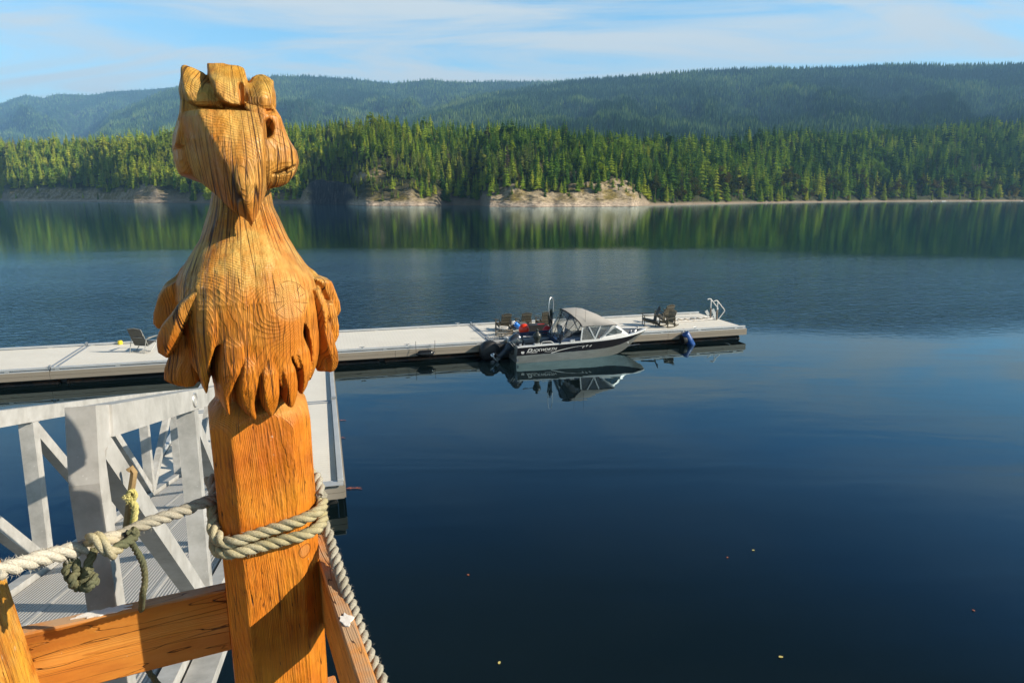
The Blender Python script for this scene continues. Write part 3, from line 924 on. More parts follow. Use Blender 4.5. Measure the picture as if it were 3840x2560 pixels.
# ---- near wooded hill along the far shore (columns = bearings, rows = distance)
SH = np.array([(-900, 749), (-300, 751), (0, 753), (35, 755), (330, 757), (500, 761), (780, 763), (1000, 765), (1160, 766), (1290, 767.5), (1370, 772.5), (1640, 773),
               (1700, 771), (1800, 771), (1830, 776), (2000, 777), (2370, 775), (2420, 772), (2600, 768), (2800, 763.5), (3100, 759), (3300, 757), (3840, 754.5), (4700, 752)], float)
CR = np.array([(-900, 530), (0, 524), (163, 532), (330, 518), (490, 512), (650, 494), (1110, 470), (1300, 462), (1420, 452), (1470, 454), (1640, 470), (1800, 479), (1960, 482), (2120, 495),
               (2290, 511), (2450, 524), (2650, 520), (2800, 516), (2950, 500), (3150, 494), (3400, 490), (3560, 470), (3840, 450), (4700, 430)], float)
ncol = 1100
PXc = np.linspace(-800, 4600, ncol)
bear = (PXc - 1920) / FPX
ywl = np.interp(PXc, SH[:, 0], SH[:, 1])
Dsh = np.array([atz(1920, y, 0)[1] for y in ywl])
Dsh = Dsh * (1 + .012 * fbm(PXc / 90, PXc * 0, 3, 3))
Dcr = Dsh + 260 + 40 * fbm(PXc / 300, PXc * 0, 3, 9) + np.interp(PXc, [2400, 3400, 4600], [0, 160, 260])
tree_h = np.interp(PXc, [-800, 0, 600, 1150, 1500, 2350, 2900, 3840, 4600], [20, 20, 17, 13, 13.5, 14, 25, 26, 26])
ycr = np.interp(PXc, CR[:, 0], CR[:, 1])
rise = lambda y: np.array([ray(1920, float(q))[2] / ray(1920, float(q))[1] for q in np.atleast_1d(y)])
Zcr = HEYE + rise(ycr) * Dcr - tree_h * .85
sr = np.concatenate([[-.06, -.02], np.linspace(0, .06, 26)[:-1], np.linspace(.06, .18, 26)[:-1], np.linspace(.18, .4, 14)[:-1], np.linspace(.4, 1, 20), [1.12, 1.3, 1.6]])


def near_profile(px, s):
    """height of the near hill at bearing px and 0..1 from shore to crest"""
    D0 = np.interp(px, PXc, Dsh); D1 = np.interp(px, PXc, Dcr); Z1 = np.interp(px, PXc, Zcr)
    D = D0 + (D1 - D0) * s
    flat = np.interp(px, [-900, 10, 40, 700, 760, 2390, 2440, 4600], [2, 2, 16, 16, 2, 2.0, 26, 26])
    sc = np.clip(((D - D0) - flat) / (D1 - D0 - flat), 0, 1)
    z = Z1 * (0.80 * sc ** 0.92 + .20 * np.sin(sc * math.pi / 2))
    bumps = fbm(px / 90, s * 5, 4, 17)
    z = z + bumps * 7 * np.sin(np.clip(sc, 0, 1) * math.pi) * np.clip(sc * 6, 0, 1)
    m = (D - D0)
    rock = np.interp(px, [-800, 20, 40, 480, 560, 780, 800, 1130, 1150, 1320, 1335, 1620, 1650, 1820, 1840, 2390, 2430, 4600],
                     [.2, .3, 1, 1, .4, .4, .4, .5, 1, 1, 1, 1, .3, .3, 1, 1, 0, 0])
    # bank along the water: pale rock shelf or gravel beach
    bank = rock * (np.clip(m / 2.5, 0, 1) * .8 + np.clip(m / 16, 0, 1) * 2.6) * (1 + .7 * fbm(px / 45, m / 4, 4, 23)) + (1 - rock) * np.clip(m / 26, 0, 1) * 1.5
    # the dark cliff and the bare knolls
    cliff = np.interp(px, [1120, 1138, 1165, 1250, 1305, 1330, 1350], [0, .62, .95, 1, .82, .5, 0]) * (22 + 3 * fbm(px / 14, m * 0, 3, 29)) * np.clip(m / 5 + .25 * fbm(px / 10, m * 0, 4, 33), 0, 1)
    kn = lambda c, w, h, mm: h * np.exp(-((px - c) / w) ** 2) * np.clip(m / mm, 0, 1) * np.exp(-np.maximum(m - 30, 0) / 60)
    knoll = kn(560, 75, 9, 36) + kn(230, 130, 6, 30) + kn(110, 60, 4, 22) + kn(1490, 60, 2, 25) + kn(1540, 26, 4, 10) + kn(1930, 50, 3, 14) + kn(2240, 100, 4, 30) + kn(2320, 50, 2, 20) + kn(1740, 30, 1, 12)
    z = z + bank + knoll
    z = np.maximum(z, cliff)
    led = z + rock * 1.5 * fbm(px / 34 + m / 14, m / 3.5, 3, 37)
    zt_ = (np.floor(led / 1.5) + np.clip((led / 1.5 - np.floor(led / 1.5)) * 3 - 1, 0, 1)) * 1.5
    z = np.where((rock > .5) & (m < 60) & (m > 0), z * .35 + zt_ * .65, z)
    z = z + rock * 1.1 * fbm(px / 26 + m / 9, m / 2.2, 4, 31) * np.clip(m / 3, 0, 1) * np.exp(-m / 60)
    z = np.where(s < 0, -1.5 + s * 60, z)
    z = np.where(s > 1, z - (s - 1) * 120, z)
    return D, z, m, rock


Pg, Sg = np.meshgrid(PXc, sr, indexing='ij')
D, Z, Mg, Rk = near_profile(Pg, Sg)
CP, SP = math.cos(PITCH), math.sin(PITCH)
Xg = (Pg - 1920) / FPX * (D * CP - (Z - HEYE) * SP)
V = np.stack([Xg, D, Z], -1).reshape(-1, 3)
nr = len(sr)
I, J = np.meshgrid(np.arange(ncol - 1), np.arange(nr - 1), indexing='ij')
Fq = np.stack([I * nr + J, (I + 1) * nr + J, (I + 1) * nr + J + 1, I * nr + J + 1], -1).reshape(-1, 4)
# cover classes: r = bare rock, g = beach gravel, b = cliff, coloured dark for its shade
bare = Rk * np.clip(1 - (Mg - np.where(Pg < 720, 30, 15) - 8 * fbm(Pg / 20, Mg / 20, 3, 41)) / 14, 0, 1)
for c, w_, mm in [(560, 55, 42), (130, 60, 26), (1540, 40, 24), (1930, 60, 26), (2240, 100, 36), (2330, 60, 40)]:
    bare = np.maximum(bare, np.exp(-((Pg - c) / w_) ** 4) * np.clip(1 - (Mg - mm - 10 * fbm(Pg / 12, Mg / 12, 3, 43)) / 10, 0, 1))
bare = bare * np.where((Pg > 1325) & (Pg < 1660), np.clip(1.0 - (Mg - 5) / 14, .25, 1), 1)
for c, w_, m0, mw in [(1370, 40, 60, 16), (1420, 26, 75, 14), (2050, 26, 100, 14), (2140, 22, 92, 12), (2000, 22, 75, 10), (1500, 20, 95, 10)]:
    bare = np.maximum(bare, np.exp(-((Pg - c) / w_) ** 4 - ((Mg - m0) / mw) ** 4))
beach = (1 - Rk) * np.clip(1 - (Mg - 22) / 8, 0, 1)
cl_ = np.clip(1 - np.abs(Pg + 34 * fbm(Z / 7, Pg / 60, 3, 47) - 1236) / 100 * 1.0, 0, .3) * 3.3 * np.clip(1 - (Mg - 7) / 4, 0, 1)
colr = np.stack([bare, beach, cl_], -1).reshape(-1, 3)


def land_mat():
    m, g = principled('far_shore_ground')
    at = g.n('ShaderNodeAttribute', None, attribute_name='tint')
    s3 = g.n('ShaderNodeSeparateColor', {0: at.outputs['Color']})
    geo = g.n('ShaderNodeNewGeometry').outputs['Position']
    z = g.n('ShaderNodeSeparateXYZ', {0: geo}).outputs[2]
    n1 = g.noise(g.scalev(geo, (.25, .25, .9)), 1.0, 6, .65)
    n2 = g.noise(geo, .08, 4, .6)
    soil = g.mix(g.mapr(n1, .35, .65), (0.018, 0.028, 0.010), (0.060, 0.060, 0.022))
    moss = g.mix(g.mapr(n1, .4, .6), (0.13, 0.10, 0.035), (0.26, 0.20, 0.06))
    rockc = g.ramp(n1, [(.30, (.10, .085, .06)), (.46, (.32, .25, .16)), (.62, (.50, .40, .27)), (.75, (.30, .23, .15))])
    pale = g.mix(g.mapr(n1, .35, .6), (.27, .21, .155), (.56, .45, .345))
    low = g.mapr(g.math('ADD', z, g.math('MULTIPLY', n1, 2.5)), 3.2, 6.2, 1, 0)
    rk = g.mix(g.mapr(n2, .45, .6), rockc, moss)
    rk = g.mix(low, rk, pale)
    wet = g.mapr(z, .25, .05)
    rk = g.mix(wet, rk, (.05, .04, .03))
    c = g.mix(s3.outputs[0], soil, rk)
    c = g.mix(s3.outputs[1], c, g.mix(n1, (.24, .18, .13), (.44, .35, .26)))
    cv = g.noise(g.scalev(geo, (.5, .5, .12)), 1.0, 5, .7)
    c = g.mix(s3.outputs[2], c, g.ramp(cv, [(.35, (.010, .014, .022)), (.55, (.045, .05, .06)), (.68, (.15, .14, .13))]))  # blue-black rock colour paints in the shade of the cliff face
    bp = g.n('ShaderNodeBump', {'Height': n1, 'Strength': 1.0, 'Distance': 1.6})
    b = g.n('ShaderNodeBsdfPrincipled', {'Base Color': c, 'Roughness': .9, 'Specular IOR Level': .15, 'Normal': bp})
    g.n('ShaderNodeOutputMaterial', {'Surface': b})
    return m


M_LAND = land_mat()
tag(np_mesh('far_shore_hill', V, Fq, M_LAND, None, True, colr), kind='structure')


# ---- tree prototypes
def tri_tuft(c, r, rng_, flat=.5):
    """leaf clump: two crossed ragged triangles"""
    out = []
    for _ in range(2):
        a = rng_.uniform(0, 2 * math.pi)
        d = np.array([math.cos(a), math.sin(a), rng_.uniform(-.4, .4)]) * r
        e = np.array([-math.sin(a), math.cos(a), rng_.uniform(-.3, .6)]) * r * .8
        out.append(np.array([c - d, c + d * .8 + e * .2, c + e + np.array([0, 0, flat * r])]))
    return out


def proto_conifer(seed, w=.17, levels=11, per=6, droop=.35, bare=.12, gappy=.1):
    R = np.random.default_rng(seed)
    tris = []
    lean = R.normal(size=2) * .015
    for i in range(levels):
        f = (i + R.uniform(-.2, .2)) / levels
        zb = bare + (1 - bare) * f
        rad = w * (1 - f) ** .85 * R.uniform(.78, 1.15) + .012
        a0 = R.uniform(0, 6.28)
        for k in range(per if f < .7 else per - 2):
            if R.random() < gappy: continue
            a = a0 + k * 2 * math.pi / per + R.uniform(-.3, .3)
            L = rad * R.uniform(.65, 1.2)
            cx, cy = lean * zb
            tip = np.array([cx + L * math.cos(a), cy + L * math.sin(a), zb - droop * L])
            root = np.array([cx, cy, zb + .035 + .02 * (1 - f)])
            sd = np.array([-math.sin(a), math.cos(a), 0]) * L * .42
            mid = root * .45 + tip * .55
            tris.append(np.array([root, mid - sd - [0, 0, .02], tip]))
            tris.append(np.array([root, tip, mid + sd - [0, 0, .02]]))
            tris.append(np.array([root + [0, 0, .01], tip + [0, 0, .012], mid - [0, 0, .05 * (1 - f) + .012]]))
    for k in range(3):
        a = k * 2.1
        tris.append(np.array([[lean[0] + .012 * math.cos(a), lean[1] + .012 * math.sin(a), .94], [lean[0] + .012 * math.cos(a + 2), lean[1] + .012 * math.sin(a + 2), .94], [lean[0], lean[1], 1.03]]))
    leaf = np.array(tris).reshape(-1, 3)
    return leaf


def proto_round(seed, n=150, w=.24, lo=.25):
    R = np.random.default_rng(seed)
    tris = []
    cl = [(R.normal(size=3) * [w * .45, w * .45, .16] + [0, 0, .62]) for _ in range(9)]
    cl.append(np.array([0, 0, .9]))
    for i in range(n):
        c = cl[R.integers(len(cl))]
        d = R.normal(size=3); d /= np.linalg.norm(d)
        p = c + d * w * .38 * R.uniform(.5, 1.05)
        if p[2] < lo: continue
        tris += tri_tuft(p, .075 * R.uniform(.6, 1.3), R)
    return np.array(tris).reshape(-1, 3)


def proto_trunk(r=.016, h=.9, seg=5):
    vs = []
    for i in range(seg):
        a = i * 2 * math.pi / seg; b = (i + 1) * 2 * math.pi / seg
        vs += [[r * math.cos(a), r * math.sin(a), -.04], [r * math.cos(b), r * math.sin(b), -.04], [0, 0, h]]
    return np.array(vs)


def proto_snag(seed):
    R = np.random.default_rng(seed)
    vs = [proto_trunk(.014, .95)]
    for i in range(16):
        z = R.uniform(.25, .9); a = R.uniform(0, 6.28); L = .14 * (1.1 - z)
        p = np.array([math.cos(a), math.sin(a), R.uniform(-.2, .3)]) * L
        s_ = np.array([0, 0, .008])
        vs.append(np.array([[0, 0, z], s_ + [0, 0, z + .004], p + [0, 0, z]]))
    return np.concatenate(vs)


def foliage_mat(name, ramp, stuff):
    m, g = principled(name)
    if stuff:
        at = g.n('ShaderNodeAttribute', None, attribute_name='tint')
        s3 = g.n('ShaderNodeSeparateColor', {0: at.outputs['Color']})
        f = s3.outputs[0]; yel = s3.outputs[1]; trunk = s3.outputs[2]
    else:
        f = g.n('ShaderNodeObjectInfo').outputs['Random']; yel = None
    geo = g.n('ShaderNodeNewGeometry').outputs['Position']
    n1 = g.noise(geo, .9, 2, .6)
    f2 = g.math('ADD', f, g.math('MULTIPLY', g.math('SUBTRACT', n1, .5), .5))
    c = g.ramp(f2, ramp)
    if yel is not None:
        c = g.mix(yel, c, g.mix(f, (.15, .22, .014), (.22, .24, .018)))
        c = g.mix(trunk, c, g.mix(f, (.11, .085, .06), (.19, .15, .11)))
    d = g.n('ShaderNodeBsdfDiffuse', {'Color': c, 'Roughness': 0.9})
    t = g.n('ShaderNodeBsdfTranslucent', {'Color': g.mix(1.0, c, (1.0, 1.1, .5), 'MULTIPLY')})
    mx = g.n('ShaderNodeMixShader', {0: .22, 1: d.outputs[0], 2: t.outputs[0]})
    g.n('ShaderNodeOutputMaterial', {'Surface': mx})
    return m


RAMP_CON = [(0.0, (.030, .085, .022)), (.28, (.115, .225, .032)), (.58, (.32, .42, .038)), (1.0, (.50, .50, .06))]
M_FOR = foliage_mat('forest_foliage', RAMP_CON, True)
M_CON = foliage_mat('conifer_foliage', RAMP_CON, False)
M_YEL = foliage_mat('autumn_foliage', [(0, (.30, .24, .02)), (1, (.42, .30, .03))], False)
M_DEC = foliage_mat('broadleaf_foliage', [(0, (.07, .10, .025)), (.6, (.12, .12, .035)), (1, (.16, .12, .05))], False)
M_BARK = simple('bark', (.13, .09, .06), .9, scale=3)
M_SNAG = simple('dead_grey_wood', (.30, .26, .22), .9, scale=3)

protos = [proto_conifer(i, w=[.19, .23, .27, .20, .24, .17][i], levels=[11, 10, 9, 12, 10, 12][i], per=[7, 7, 8, 7, 7, 6][i]) for i in range(6)]
protos += [proto_round(50 + i) for i in range(2)]
trunk0 = proto_trunk()
snag0 = proto_snag(5)

# ---- scatter on the near hill
pts = []
cell_px, tries = 0, 0
N = 11500
px_ = rng.uniform(-780, 4580, N * 2)
s_ = rng.beta(1.0, 1.15, N * 2) * 1.1
D_, Z_, M_, R_ = near_profile(px_, s_)
keep = M_ > np.where(R_ > .5, 6, np.where(px_ > 2400, 24, 6))
bi = np.clip(((px_ - PXc[0]) / (PXc[1] - PXc[0])).astype(int), 0, ncol - 1)
sj = np.clip(np.searchsorted(sr, s_), 0, nr - 1)
baref = bare[bi, sj]
keep &= rng.random(N * 2) > baref * np.where(M_ < 9, 1.0, .62)
keep &= ~((px_ > 20) & (px_ < 720) & (M_ < 34) & (rng.random(N * 2) < .93))
keep &= ~((px_ > 1800) & (px_ < 2480) & (M_ < 16) & (rng.random(N * 2) < .85))
keep &= ~((px_ > 1128) & (px_ < 1338) & (M_ < 8))
# thin, dry slope above the cliff
keep &= rng.random(N * 2) < np.where((px_ > 1150) & (px_ < 1560) & (M_ < 110), .75, 1.0)
px_, D_, Z_, M_, R_, s_, baref = [a[keep][:N] for a in (px_, D_, Z_, M_, R_, s_, baref)]
n = len(px_)
th_ = np.interp(px_, PXc, tree_h) * np.clip(rng.normal(1.0, .26, n), .4, 1.6)
th_ *= np.where((R_ > .5) & (M_ < 40), rng.uniform(.35, .85, n), 1.0)
th_ *= np.where((px_ > 1150) & (px_ < 1560) & (M_ < 110), .75, 1)
th_ *= np.where((px_ > 2400) & (M_ < 34), rng.uniform(.3, 1.0, n), 1)
kind = rng.integers(0, 6, n)
rnd = rng.random(n)
kind = np.where((rnd < .05) | ((rnd < .30) & (px_ > 2400) & (M_ < 50)), 6 + rng.integers(0, 2, n), kind)
snag = rng.random(n) < np.where((px_ > 1150) & (px_ < 2100) & (M_ < 130), .07, .012)
tint = np.clip(.38 + .30 * fbm(px_ / 120, s_ * 4, 3, 71) + rng.normal(0, .24, n) + np.interp(px_, [-700, 1100, 1700, 2300], [.26, .20, .04, -.10]), 0, 1)  # brighter towards the left: sunlight on that shore is put into the tint
yel = np.clip(.45 * np.clip(fbm(px_ / 160, s_ * 3, 2, 77) * 2, 0, 1) * np.interp(px_, [1500, 2400], [1, .15]) + np.where(rng.random(n) < .05, .5, 0) + np.interp(px_, [-700, 600, 1700, 1900], [.30, .22, .16, .02]) * rng.random(n), 0, 1)  # also yellower to the left, painting the stronger sun there
dry = np.where((px_ > 1150) & (px_ < 2000) & (M_ < 110), rng.random(n) * .55, 0) + np.where(rng.random(n) < .03, .6, 0)
X_ = (px_ - 1920) / FPX * (D_ * CP - (Z_ - HEYE) * SP)
P0 = np.stack([X_, D_, Z_ - .4], -1)
# hidden trees (well behind the crest) are left out
# the 300 that show largest stand as objects of their own
score = th_ / D_ * (1 - .9 * np.clip(s_ * 6 - .3, 0, 1))
inview = (px_ > 5) & (px_ < 3835) & ~((px_ > 690) & (px_ < 1090)) & ~snag
order = np.argsort(-np.where(inview, score, -1))
near_ids = order[:290]
is_near = np.zeros(n, bool); is_near[near_ids] = True


def scatter(protos_, ids, P, H, K, tint_, yel_, dry_, W=None, seed=1):
    R = np.random.default_rng(seed)
    Vs, Cs = [], []
    for k in range(len(protos_)):
        ii = ids[K[ids] == k]
        if not len(ii): continue
        pv = protos_[k]
        a = R.uniform(0, 2 * math.pi, len(ii)); ca, sa = np.cos(a), np.sin(a)
        wx = H[ii] * R.uniform(.82, 1.2, len(ii))
        x = pv[None, :, 0] * wx[:, None]; y = pv[None, :, 1] * wx[:, None]
        v = np.stack([x * ca[:, None] - y * sa[:, None] + P[ii, 0][:, None], x * sa[:, None] + y * ca[:, None] + P[ii, 1][:, None], pv[None, :, 2] * H[ii][:, None] + P[ii, 2][:, None]], -1)
        Vs.append(v.reshape(-1, 3))
        c = np.zeros((len(ii), len(pv), 3)); c[..., 0] = tint_[ii][:, None]; c[..., 1] = yel_[ii][:, None]; c[..., 2] = dry_[ii][:, None]
        Cs.append(c.reshape(-1, 3))
    return np.concatenate(Vs), np.concatenate(Cs)


allp = protos + [snag0]
K = np.where(snag, 8, kind)
dryf = np.where(snag, 1.0, np.clip(dry, 0, 1))
ids = np.nonzero(~is_near)[0]
V1, C1_ = scatter(allp, ids, P0, th_, K, tint, yel, dryf)
tag(np_mesh('forest', V1, np.arange(len(V1)).reshape(-1, 3), M_FOR, None, False, C1_), kind='stuff')
print('forest tris', len(V1) // 3, 'trees', n)

pm = []
for k in range(8):
    me_o = np_mesh('conifer_tree' if k < 6 else 'broadleaf_tree', protos[k], np.arange(len(protos[k])).reshape(-1, 3), M_CON if k < 6 else M_DEC)
    tr = np_mesh('trunk', trunk0, np.arange(len(trunk0)).reshape(-1, 3), M_BARK)
    pm.append((me_o.data, tr.data))
    bpy.data.objects.remove(me_o); bpy.data.objects.remove(tr)


def plant(k, P, h, wx, a, label, cat, group, leafmesh=None, name=None):
    root = bpy.data.objects.new(name or ('conifer_tree' if k < 6 else 'broadleaf_tree'), None)
    COL.objects.link(root)
    root.location = P; root.rotation_euler = (0, 0, a); root.scale = (wx, wx, h)
    tag(root, label, cat, group)
    for nm, me in (('crown', leafmesh or pm[k][0]), ('trunk', pm[k][1])):
        o = bpy.data.objects.new(nm, me); COL.objects.link(o); o.parent = root
    return root


ZONES = [(150, 'at the far left edge of the picture', 'l'), (420, 'above the pale rock shelf at the far left', 'l'), (700, 'above the rocks just left of the carved head', 'l'),
         (1150, 'between the carved head and the dark cliff', 'm'), (1340, 'on top of the dark cliff', 'm'), (1500, 'just right of the dark cliff', 'm'), (1660, 'behind the small ledge right of the dark cliff', 'm'),
         (1830, 'in the dark bay between the two rock outcrops', 'm'), (2050, 'behind the left part of the long pale outcrop', 'm'), (2250, 'behind the middle of the long pale outcrop', 'm'), (2420, 'at the right tip of the long pale outcrop', 'm'),
         (2560, 'at the left end of the beach', 'r'), (2720, 'on the beach straight above the dock end', 'r'), (2880, 'behind the left third of the beach', 'r'), (3060, 'behind the beach left of its middle', 'r'), (3220, 'near the small yellow bush on the beach', 'r'),
         (3380, 'behind the beach right of the small yellow bush', 'r'), (3540, 'behind the landing stage on the beach', 'r'), (3680, 'behind the long white beached boat', 'r'), (3900, 'beside the round yellow autumn tree', 'r')]
GRP = {'l': 'trees on the far shore left of the carving', 'm': 'trees on the rocky middle shore', 'r': 'trees behind the far beach'}
hmed = float(np.median(th_[near_ids]))
tone = np.clip(tint + yel * .5, 0, 1)
for i in near_ids:
    k = int(kind[i]); h = float(th_[i])
    zn = next(z_ for z_ in ZONES if px_[i] < z_[0])
    if k >= 6:
        lab, cat = 'rounded broadleaf tree ' + zn[1], 'tree'
    else:
        size = 'tall' if h > 1.25 * hmed else ('low' if h < .75 * hmed else 'medium sized')
        lab, cat = size + ' conifer ' + zn[1], 'conifer'
    plant(k, tuple(P0[i]), h, h * rng.uniform(.85, 1.15), rng.uniform(0, 6.28), lab, cat, GRP[zn[2]])

# a yellow autumn tree at the right end of the beach, and a smaller one beside it
yl = bpy.data.meshes.new('yellow_crown')
yv = proto_round(91, 260, .36, .12)
yo = np_mesh('yellow_crown', yv, np.arange(len(yv)).reshape(-1, 3), M_YEL); yl = yo.data; bpy.data.objects.remove(yo)


def shore_pt(px, m):
    D0 = np.interp(px, PXc, Dsh); D1 = np.interp(px, PXc, Dcr)
    D, z, _, _ = near_profile(np.array([float(px)]), np.array([m / (D1 - D0)]))
    return ((px - 1920) / FPX * (D[0] * CP - (z[0] - HEYE) * SP), float(D[0]), float(z[0]))


plant(6, shore_pt(3808, 20), 19, 17, 0, 'round bright yellow autumn tree at the right end of the far beach', 'tree', None, yl, 'autumn_tree')
plant(6, shore_pt(3782, 26), 15, 8, 1, 'slim yellow tree just left of the round yellow autumn tree', 'tree', None, yl, 'autumn_tree')
plant(6, shore_pt(3732, 22), 14, 9, 2, 'yellow green tree two trees left of the round yellow autumn tree', 'tree', None, pm[6][0], 'autumn_tree')
plant(6, shore_pt(3180, 22), 7, 6, 2, 'small yellow bush standing alone at mid beach against dark conifers', 'bush', None, yl, 'autumn_bush')

# things on the beach
M_LOGP = simple('bleached_driftwood', (.55, .47, .38), .8, scale=1)
M_WHITE = simple('white_paint', (.78, .78, .76), .4, scale=4)
for i, (px, m, L, a) in enumerate([(2990, 20, 9, .1), (3130, 18, 6, -.2), (3420, 16, 10, .05), (3505, 21, 7, .3), (3690, 18, 8, .12), (2600, 14, 10, 0), (2700, 18, 6, .2), (2880, 14, 7, -.1), (3290, 15, 8, .1), (3600, 20, 6, -.2), (2520, 10, 7, .15)]):
    x, y, z = shore_pt(px, m)
    mb = MB(); mb.tube([(-L / 2, 0, .25), (-L * .1, .15, .3), (L / 2, 0, .22)], [.32, .30, .2], 7)
    o = mb.build('driftwood_log', M_LOGP, None, 40)
    o.location = (x, y, z); o.rotation_euler = (0, 0, a)
    tag(o, ['pale driftwood log', 'short bleached driftwood log'][L < 7.5] + ' on the far beach, ' + {2520: 'leftmost', 2600: 'second from the left end', 2700: 'above the dock end', 2880: 'left of the beach middle', 2990: 'at the beach middle', 3130: 'just left of the small yellow bush', 3290: 'right of the small yellow bush', 3420: 'left of the landing stage', 3505: 'behind the landing stage', 3600: 'left of the long white boat', 3690: 'right of the long white boat'}[px], 'driftwood', 'driftwood logs on the far beach')


def small_boat(px, m, L, label, rz=0.0, name='rowing_boat', z=None):
    x, y, zz_ = shore_pt(px, m)
    t = thing(name, label, 'boat', (x, y, zz_ if z is None else z), rz)
    rows_ = []
    for i in range(9):
        f = i / 8; w = .75 * math.sin(min(1, (1 - f) * 1.6) * math.pi / 2) ** .6; h = .55 + .25 * f
        xx = -L / 2 + L * f
        rows_.append([(xx, -w, h), (xx, -w * .8, .12 * f), (xx, 0, -.05 + .15 * f), (xx, w * .8, .12 * f), (xx, w, h), (xx, w * .85, h), (xx, w * .7, .15 + .12 * f), (xx, 0, .1 + .15 * f), (xx, -w * .7, .15 + .12 * f), (xx, -w * .85, h)])
    mb = MB(); mb.grid(rows_, closed=True); mb.build('hull', M_WHITE, t, 50)
    mb = MB(); mb.box((-.2 * L, 0, .42), (.25, 1.2, .05)); mb.build('seat', M_LOGP, t)
    mb = MB(); mb.box((.1 * L, 0, .42), (.25, 1.2, .05)); mb.build('seat', M_LOGP, t)


small_boat(3632, 8, 8, 'long white boat pulled up on the far beach near the right edge', .05)
small_boat(3540, 2, 6, 'white boat beside the small landing stage on the far beach', .3)
small_boat(3492, -7, 4, 'tiny white boat floating just off the far beach', .8, z=-.05)
small_boat(3832, -4, 5, 'pale boat floating at the far right end of the beach', .5, z=-.05)
x, y, z = shore_pt(3536, 6)
t = thing('landing_stage', 'low white landing stage reaching from the far beach into the water', 'jetty', (x, y, 0.3), .1)
mb = MB(); mb.box((0, 0, .9), (22, 2.2, .25)); mb.build('deck', M_WHITE, t)
for sx in (-9, -3, 3, 9):
    mb = MB(); mb.tube([(sx, 0, -1.5), (sx, 0, .9)], .18, 8); mb.build('pile', M_BARK, t)

# ---- mountains
def mountain(name, tops, D0, Dt, base_y, x0, x1, seed, nc=420, nrw=70, amp=1.0, gull=1.0):
    P = np.linspace(x0, x1, nc)
    T = np.array(tops, float)
    yt = np.interp(P, T[:, 0], T[:, 1])
    Dtop = Dt * (1 + .05 * fbm(P / 400, P * 0, 3, seed))
    ztop = HEYE + rise(yt) * Dtop - 22
    s = np.concatenate([np.linspace(0, 1, nrw), [1.1, 1.35, 1.7]])
    Pg, Sg = np.meshgrid(P, s, indexing='ij')
    r0, r1 = rise(base_y)[0], (ztop - HEYE) / Dtop
    Dg = D0 + (Dtop[:, None] - D0) * Sg
    sc = np.clip(Sg, 0, 1)
    z = HEYE + Dg * (r0 + (r1[:, None] - r0) * sc ** .9)
    rid = fbm(Pg / 170 + Sg * .9, Sg * 2.6, 5, seed + 3) + .5 * fbm(Pg / 60 - Sg * 1.2, Sg * 5, 4, seed + 9)
    z = z + gull * rid * 78 * (ztop[:, None] / 600) * np.clip(np.sin(sc * math.pi), 0, 1) ** .7 * np.clip((.94 - sc) / .35, 0, 1)
    z = z + 3 * fbm(Pg / 12, Sg * 40, 3, seed + 5) * (sc < .98)
    z = np.where(Sg > 1, z - (Sg - 1) * 500, z)
    X = (Pg - 1920) / FPX * (Dg * CP - (z - HEYE) * SP)
    V = np.stack([X, Dg, z], -1).reshape(-1, 3)
    m = len(s)
    I, J = np.meshgrid(np.arange(nc - 1), np.arange(m - 1), indexing='ij')
    F = np.stack([I * m + J, (I + 1) * m + J, (I + 1) * m + J + 1, I * m + J + 1], -1).reshape(-1, 4)
    return V, F, (P, s, Dg, z, X)


def mount_mat(name, bare_amt):
    m, g = principled(name)
    geo = g.n('ShaderNodeNewGeometry')
    pos = geo.outputs['Position']
    n1 = g.noise(pos, .004, 6, .65)
    n2 = g.noise(pos, .03, 4, .7)
    c = g.mix(g.mapr(n1, .35, .65), (.012, .026, .014), (.035, .058, .022))
    c = g.mix(g.mapr(n2, .4, .7, 0, .5), c, (.055, .075, .03))
    b_ = g.mapr(g.noise(pos, .0045, 7, .7), .70 - bare_amt, .78 - bare_amt, 0, .9)
    c = g.mix(b_, c, (.30, .26, .22))
    b = g.n('ShaderNodeBsdfDiffuse', {'Color': c})
    g.n('ShaderNodeOutputMaterial', {'Surface': b})
    return m


TA = [(-900, 340), (-300, 395), (0, 384), (60, 360), (98, 351), (160, 362), (212, 346), (350, 351), (410, 338), (540, 331), (690, 318), (900, 300), (1200, 330), (1500, 380)]
TB = [(-200, 700), (250, 600), (420, 420), (620, 330), (800, 300), (1030, 277), (1150, 277), (1306, 287), (1470, 305), (1616, 290), (1700, 300), (1926, 297), (2057, 298), (2300, 286), (2700, 280), (3200, 290)]
TC = [(1050, 700), (1300, 560), (1550, 420), (1800, 345), (1960, 322), (2057, 308), (2170, 290), (2450, 270), (2612, 257), (2776, 248), (2940, 245), (3100, 245), (3265, 237), (3429, 228), (3480, 232), (3560, 234), (3840, 229), (4300, 235), (4700, 250)]
mts = []
for nm, tops, D0, Dt, by, x0, x1, sd, bare_amt, gl in [
        ('far_mountain', TA, 5200, 8800, 560, -900, 1500, 101, .10, 1.3),
        ('forested_mountain', TB, 2900, 6300, 560, -200, 3200, 202, .0, 1.0),
        ('forested_mountain', TC, 1700, 4200, 545, 1050, 4700, 303, .0, .9)]:
    V, F, info = mountain(nm, tops, D0, Dt, by, x0, x1, sd, gull=gl)
    o = np_mesh(nm, V, F, mount_mat(nm + '_ground', bare_amt), None, True)
    tag(o, kind='structure')
    mts.append((info, bare_amt))

